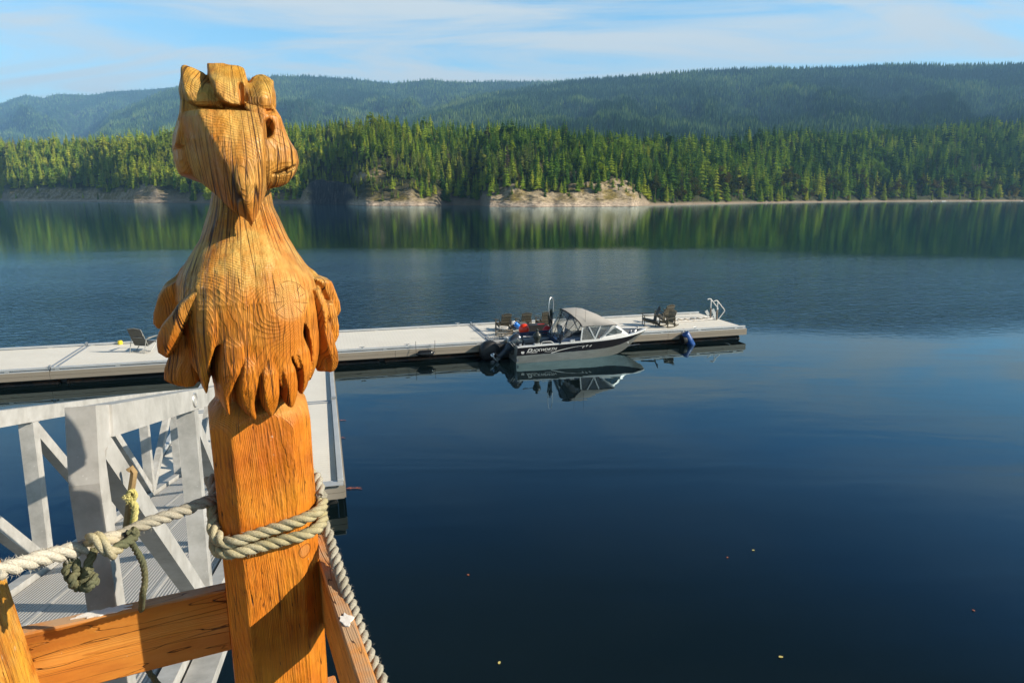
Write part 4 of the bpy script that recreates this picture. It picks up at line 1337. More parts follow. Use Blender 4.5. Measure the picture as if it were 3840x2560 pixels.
# small trees over the mountains, one mass
cone = []
Rc = np.random.default_rng(3)
for q in range(4):
    a = q * math.pi / 2; b = (q + 1) * math.pi / 2
    cone.append([[.20 * math.cos(a), .20 * math.sin(a), 0], [.20 * math.cos(b), .20 * math.sin(b), 0], [0, 0, 1]])
cone = np.array(cone).reshape(-1, 3)
Pm, Hm, Tm = [], [], []
for (info, ba), cnt in zip(mts, (30000, 55000, 70000)):
    P, s, Dg, z, X = info
    ns = int(np.sum(s <= 1.0))
    i = rng.uniform(0, len(P) - 1.01, cnt); j = (ns - 1.01) * (rng.random(cnt) ** .85)
    i0 = i.astype(int); j0 = j.astype(int); fi = i - i0; fj = j - j0
    lerp = lambda A: (A[i0, j0] * (1 - fi) * (1 - fj) + A[i0 + 1, j0] * fi * (1 - fj) + A[i0, j0 + 1] * (1 - fi) * fj + A[i0 + 1, j0 + 1] * fi * fj)
    Pm.append(np.stack([lerp(X), lerp(Dg), lerp(z) - 2], -1))
    hh = rng.uniform(14, 32, cnt) * np.where(lerp(Dg) > 5000, 1.1, 1)
    Hm.append(hh)
    Tm.append(np.clip(.22 + .75 * fbm(Pm[-1][:, 0] / 330, Pm[-1][:, 1] / 330, 4, 55) + rng.normal(0, .16, cnt), 0, 1))  # broad tint drift paints gully shading as well as logged patches
Pm = np.concatenate(Pm); Hm = np.concatenate(Hm); Tm = np.concatenate(Tm)
V1, C1_ = scatter([cone], np.arange(len(Pm)), Pm, Hm, np.zeros(len(Pm), int), Tm, Tm * 0, Tm * 0)
M_MTN = foliage_mat('mountain_foliage', [(0.0, (.028, .075, .034)), (.35, (.085, .165, .055)), (.65, (.19, .28, .070)), (1.0, (.32, .36, .09))], True)
tag(np_mesh('mountain_forest', V1, np.arange(len(V1)).reshape(-1, 3), M_MTN, None, False, C1_), kind='stuff')

# haze: one even box of air round everything
hz = MB(); hz.box((0, 4700, 640), (15000, 10400, 1310))
zmin = 640 - 655
m, g = principled('haze_air')
pv = g.n('ShaderNodeVolumePrincipled', {'Color': (.32, .62, 1.0, 1), 'Density': 8.5e-5, 'Anisotropy': 0.0})
g.n('ShaderNodeOutputMaterial', {'Volume': pv})
ho = hz.build('haze', m)
ho.display_type = 'WIRE'
tag(ho, kind='stuff')
# ------------------------------------------------------------------ floating docks
M_DECK = None


def deck_mat(name, base, along='y', rib=.05):
    m, g = principled(name)
    tc = g.n('ShaderNodeTexCoord').outputs['Object']
    sp = g.n('ShaderNodeSeparateXYZ', {0: tc})
    ax = sp.outputs[1] if along == 'x' else sp.outputs[0]
    fr = g.math('FRACT', g.math('DIVIDE', ax, rib))
    line = g.mapr(g.math('ABSOLUTE', g.math('SUBTRACT', fr, .5)), .46, .5)
    n = g.noise(tc, .8, 5, .6)
    n2 = g.noise(g.scalev(tc, (3, 3, 3)), 4, 4, .7)
    c = g.mix(g.mapr(n, .35, .65), tuple(x * .93 for x in base), base)
    c = g.mix(g.mapr(n2, .62, .75, 0, .35), c, tuple(x * .6 for x in base))
    c = g.mix(g.math('MULTIPLY', line, .45), c, tuple(x * .45 for x in base))
    bp = g.n('ShaderNodeBump', {'Height': g.math('SUBTRACT', 1, line), 'Strength': .8, 'Distance': .004})
    b = g.n('ShaderNodeBsdfPrincipled', {'Base Color': c, 'Roughness': .62, 'Specular IOR Level': .3, 'Normal': bp})
    g.n('ShaderNodeOutputMaterial', {'Surface': b})
    return m


M_DK = deck_mat('dock_decking', (.74, .70, .62), 'y', .15)
M_FASCIA = deck_mat('dock_side_boards', (.36, .31, .245), 'x', 10)
M_BULL = simple('dock_edge_rail', (.50, .51, .51), .45, .3, .08, 2)
M_SEAM = simple('dock_hinge', (.36, .38, .40), .5, .4)
M_BLACK = simple('black_rubber', (.012, .012, .013), .55)
M_RUST = None


def rusty():
    m, g = principled('weedy_rusty_pipe')
    tc = g.n('ShaderNodeTexCoord').outputs['Object']
    n = g.noise(g.scalev(tc, (1, 3, 6)), 6, 5, .75)
    n2 = g.noise(g.scalev(tc, (.7, .7, .7)), 1, 3, .6)
    c = g.ramp(n, [(.35, (.008, .007, .006)), (.52, (.06, .03, .015)), (.62, (.20, .075, .03)), (.74, (.28, .20, .12))])
    c = g.mix(g.mapr(n2, .45, .55), (.012, .011, .009), c)
    b = g.n('ShaderNodeBsdfPrincipled', {'Base Color': c, 'Roughness': .6})
    g.n('ShaderNodeOutputMaterial', {'Surface': b})
    return m


M_RUST = rusty()
M_ALU = simple('bright_aluminium', (.60, .60, .60), .38, .75, .06, 5)
M_GALV = simple('galvanised_steel', (.45, .46, .47), .45, .8, .15, 8)
ZD = .60
WD = 4.45


def make_dock(name, label, u0, v0, L, rz, seams, near_rail=True, far_rail=True, end_rail=(False, False), boards=4.2):
    """local x along the dock 0..L, y 0..WD away; top surface at ZD"""
    t = thing(name, label, 'dock', DW(u0, v0, 0), rz)
    cuts = [0] + seams + [L]
    for a, b in zip(cuts[:-1], cuts[1:]):
        mb = MB(); mb.box(((a + b) / 2, WD / 2, ZD - .03), (b - a - .05, WD - .30, .06)); mb.build('deck_panel', M_DK, t)
        for (y, on) in ((.07, near_rail), (WD - .07, far_rail)):
            if not on: continue
            mb = MB(); mb.box(((a + b) / 2, y, ZD + .055), (b - a - .10, .14, .075), None, .012)
            k = a + 1.0
            mb.box(((a + b) / 2, y, ZD - .045), (b - a - .06, .13, .055))
            mb.build('edge_rail', M_BULL, t)
            k = a + .25
            mb = MB()
            while k < b:
                mb.box((k, y - (.0), ZD + .0), (.14, .145, .035)); k += 2.05
            mb.build('rail_block', M_BULL, t)
        x = a
        nb = max(1, round((b - a) / boards))
        for i in range(nb):
            xa, xb = a + (b - a) * i / nb, a + (b - a) * (i + 1) / nb
            for y in (-.02, WD + .02):
                mb = MB(); mb.box(((xa + xb) / 2, y, ZD - .13), (xb - xa - .012, .04, .145)); mb.box(((xa + xb) / 2, y, ZD - .285), (xb - xa - .012, .04, .145))
                mb.build('side_board', M_FASCIA, t)
    for s in seams:
        mb = MB(); mb.box((s, WD / 2, ZD - .035), (.046, WD - .25, .05)); mb.box((s - .10, WD / 2, ZD + .006), (.10, WD - .30, .012)); mb.box((s + .10, WD / 2, ZD + .006), (.10, WD - .30, .012)); mb.build('hinge_plate', M_SEAM, t)
        for y in (.07, WD - .07):
            mb = MB(); mb.box((s, y, ZD + .09), (.05, .16, .14)); mb.build('hinge_pin', M_GALV, t)
    for x in (0, L):
        mb = MB(); mb.box((x + (.02 if x else -.02), WD / 2, ZD - .13), (.04, WD, .145)); mb.box((x + (.02 if x else -.02), WD / 2, ZD - .285), (.04, WD, .145)); mb.build('end_board', M_FASCIA, t)
        if x == 0:
            mb = MB(); mb.box((.02, WD / 2, ZD + .012), (.26, WD - .02, .022)); mb.build('end_strip', M_BULL, t)
    # floats: dark core with a rusty weed-grown pipe along each side
    mb = MB(); mb.box((L / 2, WD / 2, -.05), (L - .3, WD - .7, .5)); mb.build('float_core', M_BLACK, t)
    for y in (.30, WD - .30):
        x = .25
        while x < L - 1:
            l = min(5.8, L - x - .2)
            mb = MB(); mb.tube([(x, y, -.02), (x + l, y, -.02)], .13, 12); mb.build('float_pipe', M_RUST, t, 40)
            mb = MB(); mb.tube([(x + .03, y, -.02), (x + .09, y, -.02)], .16, 12); mb.tube([(x + l - .09, y, -.02), (x + l - .03, y, -.02)], .16, 12); mb.build('pipe_flange', M_RUST, t, 40)
            x += l + .25
    return t


V0 = 28.32
U0 = -22.0
main_dock = make_dock('floating_dock', 'long pale floating dock crossing the lake with lounge chairs and the boat beside it', U0, V0, 20.35 - U0, TH, [-10.1 - U0, 7.2 - U0])
stem = make_dock('floating_dock', 'floating dock section running from behind the carved post out to the long dock', .22, 14.75, 13.5, TH + math.radians(90), [6.5])


def dock_uv(u, v, z=ZD):
    return DW(u, v, z)


def cleat(parent, x, y, z):
    mb = MB(); mb.box((x, y, z + .03), (.06, .05, .06)); mb.tube([(x - .11, y, z + .075), (x - .06, y, z + .065), (x + .06, y, z + .065), (x + .11, y, z + .075)], .016, 6)
    return mb.build('cleat', M_GALV, parent, 40)


for (u, v) in ((1.5, .07), (6.5, WD - .07), (-1.2, WD - .07), (3.4, .07), (9.0, .07), (14.2, .07), (13.3, WD - .07), (17.5, .07)):
    cleat(main_dock, u - U0, v, ZD + .09)

# ---- lounge chairs
M_SLAT = simple('weathered_brown_plastic_wood', (.060, .052, .034), .6, 0, .18, 8)
M_SLATL = simple('tan_plastic_wood', (.22, .17, .105), .6, 0, .15, 8)
M_SLATD = simple('near_black_plastic_wood', (.022, .022, .024), .55, 0, .15, 8)
M_MESH = simple('grey_sling_fabric', (.075, .07, .058), .7, 0, .12, 8)
M_FRAME = simple('grey_chair_frame', (.30, .29, .26), .5, .2, .12, 8)


def adirondack(label, pos, rz, mat, group=None, frame=None, rocker=False, sc=1.0, name='lounge_chair', slats=5, cat='chair'):
    """faces local -x ... seat front at -x; back rises toward +x"""
    t = thing(name, label, cat, pos, rz, group)
    t.scale = (sc, sc, sc)
    frame = frame or mat
    W = .56
    # back slats, fanned with a rounded top
    b0 = Vector((.20, 0, .24)); bt = Vector((.47, 0, .98))
    for i in range(slats):
        y = (i - (slats - 1) / 2) * (W / slats)
        top = 1.0 - .09 * (y / (W / 2)) ** 2
        p0 = b0 + Vector((0, y * .86, 0)); p1 = b0 + (bt - b0) * top + Vector((0, y * 1.06, 0))
        mb = MB(); mb.bar(p0, p1, W / slats - .012, .022, (1, 0, 0), .004); mb.build('back_slat', mat, t)
    for f in (.34, .80):
        p = b0 + (bt - b0) * f + Vector((.028, 0, 0))
        mb = MB(); mb.bar(p - Vector((0, W / 2 - .01, 0)), p + Vector((0, W / 2 - .01, 0)), .05, .022, (1, 0, 0)); mb.build('back_rail', frame, t)
    for i in range(5):
        x = -.32 + i * .115; z = .37 - i * .026
        mb = MB(); mb.box((x, 0, z), (.105, W - .04, .022), Matrix.Rotation(.21, 3, 'Y'), .004); mb.build('seat_slat', mat, t)
    for s in (-1, 1):
        mb = MB(); mb.bar((-.36, s * (W / 2 - .01), .335), (.44, s * (W / 2 - .01), .10 if not rocker else .13), .026, .11, (0, 0, 1), .004); mb.build('seat_side', frame, t)
        mb = MB(); mb.bar((-.33, s * (W / 2 + .035), .0 if not rocker else .06), (-.33, s * (W / 2 + .035), .555), .075, .03, (1, 0, 0), .004); mb.build('leg', frame, t)
        mb = MB(); mb.bar((.24, s * (W / 2 + .035), .0 if not rocker else .06), (.27, s * (W / 2 + .035), .56), .075, .03, (1, 0, 0), .004); mb.build('leg', frame, t)
        mb = MB(); mb.prism([(-.42, -.05), (-.40, -.075), (-.1, -.07), (.32, -.035), (.32, .035), (-.1, .06), (-.40, .075), (-.42, .05)], 0, .024, Matrix.Translation((0, s * (W / 2 + .045), .562)))
        mb.build('arm', frame, t)
        if rocker:
            pts = [(-.48 + i * .12, s * (W / 2 + .035), .03 + .09 * ((i - 4) / 4.5) ** 2) for i in range(10)]
            mb = MB()
            for a, b in zip(pts[:-1], pts[1:]): mb.bar(a, b, .03, .06)
            mb.build('rocker', frame, t)
    mb = MB(); mb.bar((-.33, -W / 2, .30), (-.33, W / 2, .30), .03, .09); mb.build('front_rail', frame, t)
    return t


def fac(deg):        # facing direction in world degrees -> rotation for a chair that faces local -x
    return math.radians(deg + 180)


cu = [(8.45, 30.95), (9.47, 30.95), (10.52, 30.95)]
labs = ['brown slatted lounge chair seen from behind, leftmost of three behind the boat stern',
        'brown slatted lounge chair seen from behind, middle of three, right behind the orange red ball',
        'brown slatted lounge chair seen from behind, just left of the upright landing net']
for (u, v), lb, a in zip(cu, labs, (112, 112, 110)):
    adirondack(lb, DW(u, v, ZD), fac(a), M_SLAT, 'brown slatted lounge chairs behind the boat', M_SLAT, sc=.93)
adirondack('near black lounge chair facing left, tallest of the three chairs near the dock end', DW(15.95, 30.15, ZD), fac(178), M_SLATD, 'lounge chairs at the dock end', M_SLAT)
adirondack('dark slatted lounge chair seen from behind, rearmost of the three near the dock end', DW(17.15, 30.85, ZD), fac(120), M_SLAT, 'lounge chairs at the dock end', M_SLAT)
adirondack('small tan rocking chair in front of the two dark chairs near the dock end', DW(16.62, 29.55, ZD), fac(215), M_SLATL, 'lounge chairs at the dock end', M_SLAT, rocker=True, sc=.86, name='rocking_chair')

# sling chair on the left
t = thing('sling_chair', 'grey sling lounge chair alone on the dock left of the carved post', 'chair', DW(-7.45, 30.75, ZD), math.radians(78))
t.scale = (1.06, 1.15, 1.04)
mb = MB()
rws = []
for i in range(9):
    f = i / 8
    x = -.02 - .30 * f; z = .26 + .72 * f
    rws.append([(x + .03 * math.cos(s_ * 3.1), s_ * .27, z + (.05 * (1 - (s_ / 1) ** 2) if i == 8 else 0)) for s_ in (-1, -.5, 0, .5, 1)])
mb.grid(rws); mb.grid([[(p[0] - .012, p[1], p[2]) for p in r] for r in rws]); mb.build('back_sling', M_MESH, t)
mb = MB(); mb.grid([[(-.02 + f * .5, s_ * .26, .26 + .12 * f - .02 * (1 - s_ * s_)) for s_ in (-1, -.5, 0, .5, 1)] for f in (0, .25, .5, .75, 1)]); mb.build('seat_sling', M_MESH, t)
for f in (.0, .5, 1.0):
    mb = MB(); mb.tube([(-.03 - .30 * f, -.28, .26 + .72 * f), (-.045 - .30 * f, 0, .26 + .72 * f + (.05 if f == 1 else 0)), (-.03 - .30 * f, .28, .26 + .72 * f)], .013, 6); mb.build('back_bar', M_FRAME, t)
for s in (-1, 1):
    mb = MB(); mb.tube([(-.33, s * .28, .98), (-.02, s * .28, .26), (.48, s * .28, .38)], .015, 6); mb.build('side_tube', M_FRAME, t)
    mb = MB(); mb.tube([(-.30, s * .31, .02), (-.14, s * .31, .54), (.42, s * .33, .60), (.50, s * .33, .58), (.36, s * .31, .30), (.05, s * .31, .02), (-.30, s * .31, .02)], .015, 6); mb.build('leg', M_FRAME, t)
    mb = MB(); mb.box((.18, s * .325, .60), (.52, .075, .022), None, .006); mb.build('arm', M_FRAME, t)
mb = MB(); mb.tube([(-.24, -.31, .03), (-.24, .31, .03)], .014, 6); mb.tube([(.05, -.31, .03), (.05, .31, .03)], .014, 6); mb.build('stretcher', M_FRAME, t)

M_YELLOW = simple('yellow_plastic', (.75, .58, .03), .5)
mb = MB(); mb.lathe([(.09, 0), (.10, .02), (.095, .15), (.04, .17)], seg=14)
o = mb.build('yellow_tub', M_YELLOW, None, 40); o.location = DW(-8.75, V0 + WD - .20, ZD + .012); tag(o, 'small yellow tub on the far dock edge beside the grey sling chair', 'tub')
mb = MB(); mb.bar((0, 0, 0), (.95, 0, 0), .05, .02)
o = mb.build('wood_strip', simple('reddish_wood_strip', (.30, .18, .12), .8), None); o.location = DW(-6.9, V0 + .26, ZD + .012); o.rotation_euler = (0, 0, TH + .02); tag(o, 'thin reddish wood strip lying on the near dock edge', 'wood strip')

# black sausage fender hanging at mid dock
M_ROPE_D = simple('dark_line', (.05, .045, .04), .8)
M_ROPE_W = simple('white_line', (.6, .58, .54), .8)
t = thing('dock_fender', 'black sausage fender hanging on two lines from the middle of the long dock', 'fender', DW(4.15, V0 - .24, .27), TH)
mb = MB(); R90 = Matrix.Rotation(math.radians(90), 3, 'Y')
mb.lathe([(.03, -.42), (.04, -.36), (.12, -.30), (.15, -.22), (.15, .22), (.12, .30), (.04, .36), (.03, .42)], (0, 0, .10), 18, R90); mb.build('fender_body', simple('black_vinyl', (.012, .012, .013), .18), t, 50)
for s in (-1, 1):
    mb = MB(); mb.tube([(s * .40, 0, .10), (s * .42 + .02, .10, .50), (s * .42 + .04, .24, .60)], .010, 5); mb.build('line', M_ROPE_D, t)

# blue drum fender near the dock end, with its line
M_BLUE = simple('blue_plastic_drum', (.008, .06, .24), .4)
t = thing('drum_fender', 'blue drum fender with black side hanging half in the water from the dock end', 'fender', DW(16.9, V0 - .28, .0), TH)
RM = Matrix.Rotation(math.radians(-32), 3, 'Y')
mb = MB(); mb.lathe([(.05, -.42), (.17, -.40), (.20, -.34), (.20, -.02), (.205, 0), (.20, .02), (.20, .34), (.17, .40), (.05, .42)], (.05, 0, .22), 20, RM); mb.build('drum', M_BLUE, t, 50)
mb = MB(); mb.lathe([(.14, -.10), (.22, -.09), (.235, 0), (.22, .09), (.14, .10)], (-.20, .02, .25), 18, Matrix.Rotation(math.radians(78), 3, 'Y')); mb.build('tyre', M_BLACK, t, 50)
mb = MB(); mb.tube([(-.12, .05, .50), (-.10, .30, .62), (-.02, .36, .72), (.06, .30, .62), (.06, .05, .50)], .018, 6); mb.tube([(-.2, .0, .46), (-.1, .0, .56), (0, .0, .52)], .02, 6); mb.build('line', M_ROPE_W, t)
mb = MB(); mb.tube([(.26, -.02, .0), (.28, -.02, -.10)], .05, 8); mb.build('cap', M_WHITE, t)

# swim ladder and folded ladder at the dock end
M_TUBE = simple('white_coated_tube', (.74, .70, .66), .35, 0, .06)
t = thing('swim_ladder', 'swim ladder at the dock end with raised handrails and rungs folded on the deck', 'ladder', DW(20.2, 30.2, ZD), TH)
for s in (0, 1):
    y = s * .62 + .35
    mb = MB(); mb.tube([(-.34, y, 1.02), (-.22, y, 1.05), (-.14, y, 1.03), (.30, y, .55), (.33, y, .48), (.30, y, .42), (.0, y, .06)], .026, 8); mb.tube([(-.12, y, .0), (-.12, y, 1.02)], .026, 8)
    mb.build('handrail', M_TUBE, t, 40)
    mb = MB(); mb.tube([(-.12, y, .02), (-.12, y, .55)], .050, 10); mb.build('grip_sleeve', simple('grey_brown_foam', (.18, .14, .11), .8), t, 40)
    mb = MB(); mb.bar((-.12, y, .0), (-.40, y, .42 if s else .60), .03, .16, (0, 0, 1)); mb.build('bracket', M_BULL, t)
for s in (0, 1):
    y = s * .50 + .40
    mb = MB(); mb.tube([(-.20, y, .06), (-2.75, y - .15 + s * .05, .05)], .024, 8); mb.build('ladder_rail', M_TUBE, t, 40)
for i in range(6):
    x = -.6 - i * .38
    mb = MB(); mb.box((x, .62, .07), (.075, .50, .03)); mb.build('rung', simple('tan_rung', (.45, .36, .24), .7) if i == 0 else bpy.data.materials['tan_rung'], t)

# ------------------------------------------------------------------ aluminium gangway
GU, GW = -1.94, 1.24


def gz(v):
    return 5.708 - .2445 * v - .00115 * (v - 2) ** 2


def GP(side, v, h=0.0, du=0.0):
    """point of the gangway: side 0 left, 1 right"""
    p = DW(GU + side * GW + du, v, gz(v) + h)
    return p


def gang_alu():
    m, g = principled('brushed_aluminium')
    tc = g.n('ShaderNodeTexCoord').outputs['Object']
    n = g.noise(g.scalev(tc, (6, 6, 6)), 1.0, 5, .7)
    n2 = g.noise(g.scalev(tc, (60, 60, 60)), 1.0, 3, .6)
    c = g.ramp(n, [(.3, (.34, .33, .305)), (.5, (.46, .445, .415)), (.72, (.57, .555, .53))])
    c = g.mix(g.mapr(n2, .66, .74, 0, .5), c, (.72, .71, .70))
    st = g.mapr(g.noise(g.scalev(tc, (9, 9, 1.4)), 1.0, 4, .7), .64, .72, 0, .5)
    c = g.mix(st, c, (.33, .29, .22))
    b = g.n('ShaderNodeBsdfPrincipled', {'Base Color': c, 'Metallic': .12, 'Roughness': g.mapr(n, .3, .7, .45, .6)})
    g.n('ShaderNodeOutputMaterial', {'Surface': b})
    return m


M_GANG = gang_alu()


def tread_mat():
    m, g = principled('ribbed_aluminium_deck')
    tc = g.n('ShaderNodeTexCoord').outputs['Object']
    sp = g.n('ShaderNodeSeparateXYZ', {0: tc})
    # serrated ribs along the length
    rx = g.math('ABSOLUTE', g.math('SUBTRACT', g.math('FRACT', g.math('MULTIPLY', sp.outputs[0], 52.0)), .5))
    ry = g.math('ABSOLUTE', g.math('SUBTRACT', g.math('FRACT', g.math('MULTIPLY', sp.outputs[1], 60.0)), .5))
    rib = g.mapr(rx, .12, .34)
    notch = g.mapr(ry, .30, .46)
    h = g.math('MULTIPLY', rib, g.math('SUBTRACT', 1.0, g.math('MULTIPLY', notch, .8)))
    n = g.noise(tc, 3, 4, .6)
    c = g.mix(h, (.32, .305, .285), g.mix(n, (.60, .575, .54), (.68, .66, .62)))
    bp = g.n('ShaderNodeBump', {'Height': h, 'Strength': .8, 'Distance': .004})
    b = g.n('ShaderNodeBsdfPrincipled', {'Base Color': c, 'Metallic': .1, 'Roughness': .5, 'Normal': bp})
    g.n('ShaderNodeOutputMaterial', {'Surface': b})
    return m


M_TREAD = tread_mat()
gang = thing('gangway', 'sloping aluminium truss gangway leading from the wooden railing down to the floating dock', 'gangway', tuple(DW(GU + GW / 2, 2.0, 0)), TH)
ginv = Matrix.Translation(gang.location) @ Matrix.Rotation(TH, 4, 'Z')
ginv = ginv.inverted()


def gl(p):
    return ginv @ Vector(p)


VS = [2.12 + 1.38 * i for i in range(12)]
VEND = VS[-1]
HT = 1.12
up_l = Vector((0, 0, 1))
for side in (0, 1):
    hh = HT + (.04 if side else -.02)
    # arched top chord, one bar per bay, mitred by overlap at the posts
    mb = MB()
    for a, b in zip(VS[:-1], VS[1:]):
        mb.bar(gl(GP(side, a + (.13 if a == VS[0] else 0), hh)), gl(GP(side, b + .0, hh)), .095, .10, (0, 0, 1))
    mb.build('top_chord', M_GANG, gang)
    # kick plate / bottom chord
    mb = MB()
    for a, b in zip([VS[0] - 1.2] + VS[:-1], VS):
        mb.bar(gl(GP(side, a, -.03)), gl(GP(side, b, -.03)), .075, .13, (0, 0, 1))
    mb.build('bottom_chord', M_GANG, gang)
    for i, v in enumerate(VS):
        dv = .24 * hh * .8            # posts stand square to the slope
        w_ = .10
        lean = .16
        p0 = gl(GP(side, v, .03)); p1 = gl(GP(side, v + lean * .55, hh - .05))
        if i == 0:
            # end post and mitred corner cut from one box section
            prf = [(-.035, .03), (-.035, hh - .17), (.02, hh + .052), (.14, hh + .052), (.14, hh - .05), (.045, hh - .10), (.045, .03)]
            c0 = gl(GP(side, v, 0)); sl_ = gz(v + .14) - gz(v)
            vs = [(c0.x + dx, c0.y + a, c0.z + b_ + (sl_ if a > .1 else 0)) for dx in (-.040, .040) for a, b_ in prf]
            n_ = len(prf)
            mb = MB(); mb.add(vs, [tuple(range(n_)), tuple(range(n_, 2 * n_))[::-1]] + [(k, (k + 1) % n_, n_ + (k + 1) % n_, n_ + k) for k in range(n_)])
            mb.build('end_post', M_GANG, gang)
        else:
            mb = MB(); mb.bar(p0, p1, .085, .09, (0, 1, 0)); mb.build('truss_post', M_GANG, gang)
    for i in range(len(VS) - 1):
        a, b = VS[i], VS[i + 1]
        if i < 4:
            p0 = gl(GP(side, a + .10, hh - .08)); p1 = gl(GP(side, b - .04, .06))
        else:
            p0 = gl(GP(side, a + .06, .06)); p1 = gl(GP(side, b + .02, hh - .08))
        mb = MB(); mb.bar(p0, p1, .066, .085, (0, 1, 0)); mb.build('diagonal_brace', M_GANG, gang)
M_WELD = simple('weld_bead', (.62, .61, .59), .35, .6, .1, 30)
for side in (0, 1):
    hh = HT + (.04 if side else -.02)
    for i, v in enumerate(VS[1:6]):
        for dv in (-.052, .052):
            a = gl(GP(side, v + .085 + dv, hh - .052, -.047)); b = gl(GP(side, v + .085 + dv, hh - .052, .047))
            mb = MB(); mb.tube([a, a.lerp(b, .3) + Vector((0, 0, .002)), a.lerp(b, .6), b], .006, 5); mb.build('weld_bead', M_WELD, gang, 50)
    # oval patch welded on the top chord at the second post
    c = GP(side, VS[1] + .05, hh, .0475 if side == 0 else .0475)
    mb = MB(); pts = [gl(c + DW(0, .05 * math.cos(a), .036 * math.sin(a) - .012 * math.cos(a))) + Vector((.002, 0, 0)) for a in np.linspace(0, 2 * math.pi, 17)[:-1]]
    mb.tube(pts, .005, 5, closed=True); mb.build('weld_bead', M_WELD, gang, 50)
# deck planks lengthwise, ribbed
NP = 4
for k in range(NP):
    ua = .06 + (GW - .12) * k / NP; ub = .06 + (GW - .12) * (k + 1) / NP - .012
    mb = MB(); rws = []
    for v in np.linspace(VS[0] - 1.2, VEND + .3, 24):
        A = gl(GP(0, v, .0, ua)); B = gl(GP(0, v, .0, ub))
        rws.append([A, B, B - Vector((0, 0, .03)), A - Vector((0, 0, .03))])
    mb.grid(rws, closed=True); mb.build('deck_plank', M_TREAD, gang)
    if k:
        mb = MB(); rws = []
        for v in np.linspace(VS[0] - 1.2, VEND + .3, 24):
            A = gl(GP(0, v, .004, ua - .020)); B = gl(GP(0, v, .004, ua + .004))
            rws.append([A, B, B - Vector((0, 0, .03)), A - Vector((0, 0, .03))])
        mb.grid(rws, closed=True); mb.build('plank_joint', M_GANG, gang)
# flat side plate outside the right truss
mb = MB(); rws = []
for v in np.linspace(VS[0] - 1.2, VEND, 24):
    A = gl(GP(1, v, -.012, .05)); B = gl(GP(1, v, -.012, .17))
    rws.append([A, B, B - Vector((0, 0, .05)), A - Vector((0, 0, .05))])
mb.grid(rws, closed=True); mb.build('side_plate', M_GANG, gang)
# landing wheels at the dock end
for s in (0, 1):
    c = gl(GP(s, VEND + .1, -.14)); mb = MB(); mb.lathe([(.03, -.03), (.12, -.03), (.12, .03), (.03, .03)], tuple(c), 14, Matrix.Rotation(math.radians(90), 3, 'Y')); mb.build('wheel', M_BLACK, gang, 40)
# bits on the landing dock glimpsed through the truss: a coiled red line
mb = MB(); mb.tube([(.16 * math.cos(i * .6), .16 * math.sin(i * .6), .02 + .004 * i) for i in range(26)], .014, 5)
o = mb.build('rope_coil', simple('faded_red_line', (.55, .13, .08), .8), None); o.location = DW(-3.2, 15.6, ZD + .01); tag(o, 'faded red rope coil on the dock at the foot of the gangway', 'rope')
# ------------------------------------------------------------------ aluminium boat
BU, BV = 7.84, 26.57
BOAT_P = DW(BU, BV, 0)
boat = thing('motor_boat', 'aluminium fishing boat with dark grey stripe and grey canvas top moored to the dock', 'boat', tuple(BOAT_P), TH)
boat.scale = (1.075, 1, 1)
BM = 1.12        # half beam


def brushed():
    m, g = principled('bare_hull_aluminium')
    tc = g.n('ShaderNodeTexCoord').outputs['Object']
    n = g.noise(g.scalev(tc, (1.2, 1, 5)), 1.5, 5, .7)
    n2 = g.noise(tc, 9, 4, .7)
    c = g.mix(g.mapr(n, .3, .7), (.50, .50, .45), (.70, .69, .64))
    c = g.mix(g.mapr(n2, .6, .75, 0, .4), c, (.80, .80, .77))
    b = g.n('ShaderNodeBsdfPrincipled', {'Base Color': c, 'Metallic': .85, 'Roughness': g.mapr(n2, .3, .7, .30, .46), 'Anisotropic': .4})
    g.n('ShaderNodeOutputMaterial', {'Surface': b})
    return m


M_HULL = brushed()
M_STRIPE = simple('dark_grey_boat_paint', (.022, .022, .026), .22, .3, .15, 3, coat=.5)
M_BWHITE = simple('white_boat_trim', (.66, .66, .65), .35, .1, .05)
M_INT = simple('blue_grey_interior', (.10, .13, .17), .6)
M_INTL = simple('light_grey_liner', (.40, .41, .41), .6)
M_CANVAS = simple('grey_marine_canvas', (.36, .34, .315), .85, 0, .06, 3, .002, 60)
M_CANVASD = simple('black_canvas_binding', (.025, .025, .03), .8)
M_SEATB = simple('black_vinyl_seat', (.02, .022, .03), .4)
M_NAVY = simple('navy_side_panel', (.02, .045, .10), .5)


def glassy(name, col, alpha, rough=.03):
    m, g = principled(name)
    tr = g.n('ShaderNodeBsdfTransparent', {'Color': (*col, 1)})
    gl_ = g.n('ShaderNodeBsdfGlossy', {'Color': (.9, .9, .9, 1), 'Roughness': rough})
    fz = g.n('ShaderNodeFresnel', {'IOR': 1.5})
    tc = g.n('ShaderNodeTexCoord').outputs['Object']
    df = g.n('ShaderNodeBsdfDiffuse', {'Color': (.5, .5, .5, 1)})
    m1 = g.n('ShaderNodeMixShader', {0: g.mapr(g.noise(tc, 5, 3), .3, .7, alpha * .5, alpha), 1: tr.outputs[0], 2: df.outputs[0]})
    m2 = g.n('ShaderNodeMixShader', {0: fz.outputs[0], 1: m1.outputs[0], 2: gl_.outputs[0]})
    g.n('ShaderNodeOutputMaterial', {'Surface': m2})
    return m


M_VINYL = glassy('clear_vinyl_window', (.72, .72, .70), .22, .12)
M_GLASS = glassy('tinted_windscreen_glass', (.45, .52, .52), .04)


def sheer(x):      # gunwale height
    return .75 + .045 * x / 2 + .10 * max(0, (x - 3.4) / 2.6) ** 1.6


def halfb(x, lvl):  # lvl 1 gunwale, 0 chine
    f = np.clip((x - 3.0) / 3.15, 0, 1)
    w1 = BM * (1 - f ** 2.6) ** .9
    w0 = (BM - .12) * (1 - np.clip((x - 2.6) / 3.1, 0, 1) ** 2.0)
    return w1 if lvl else w0


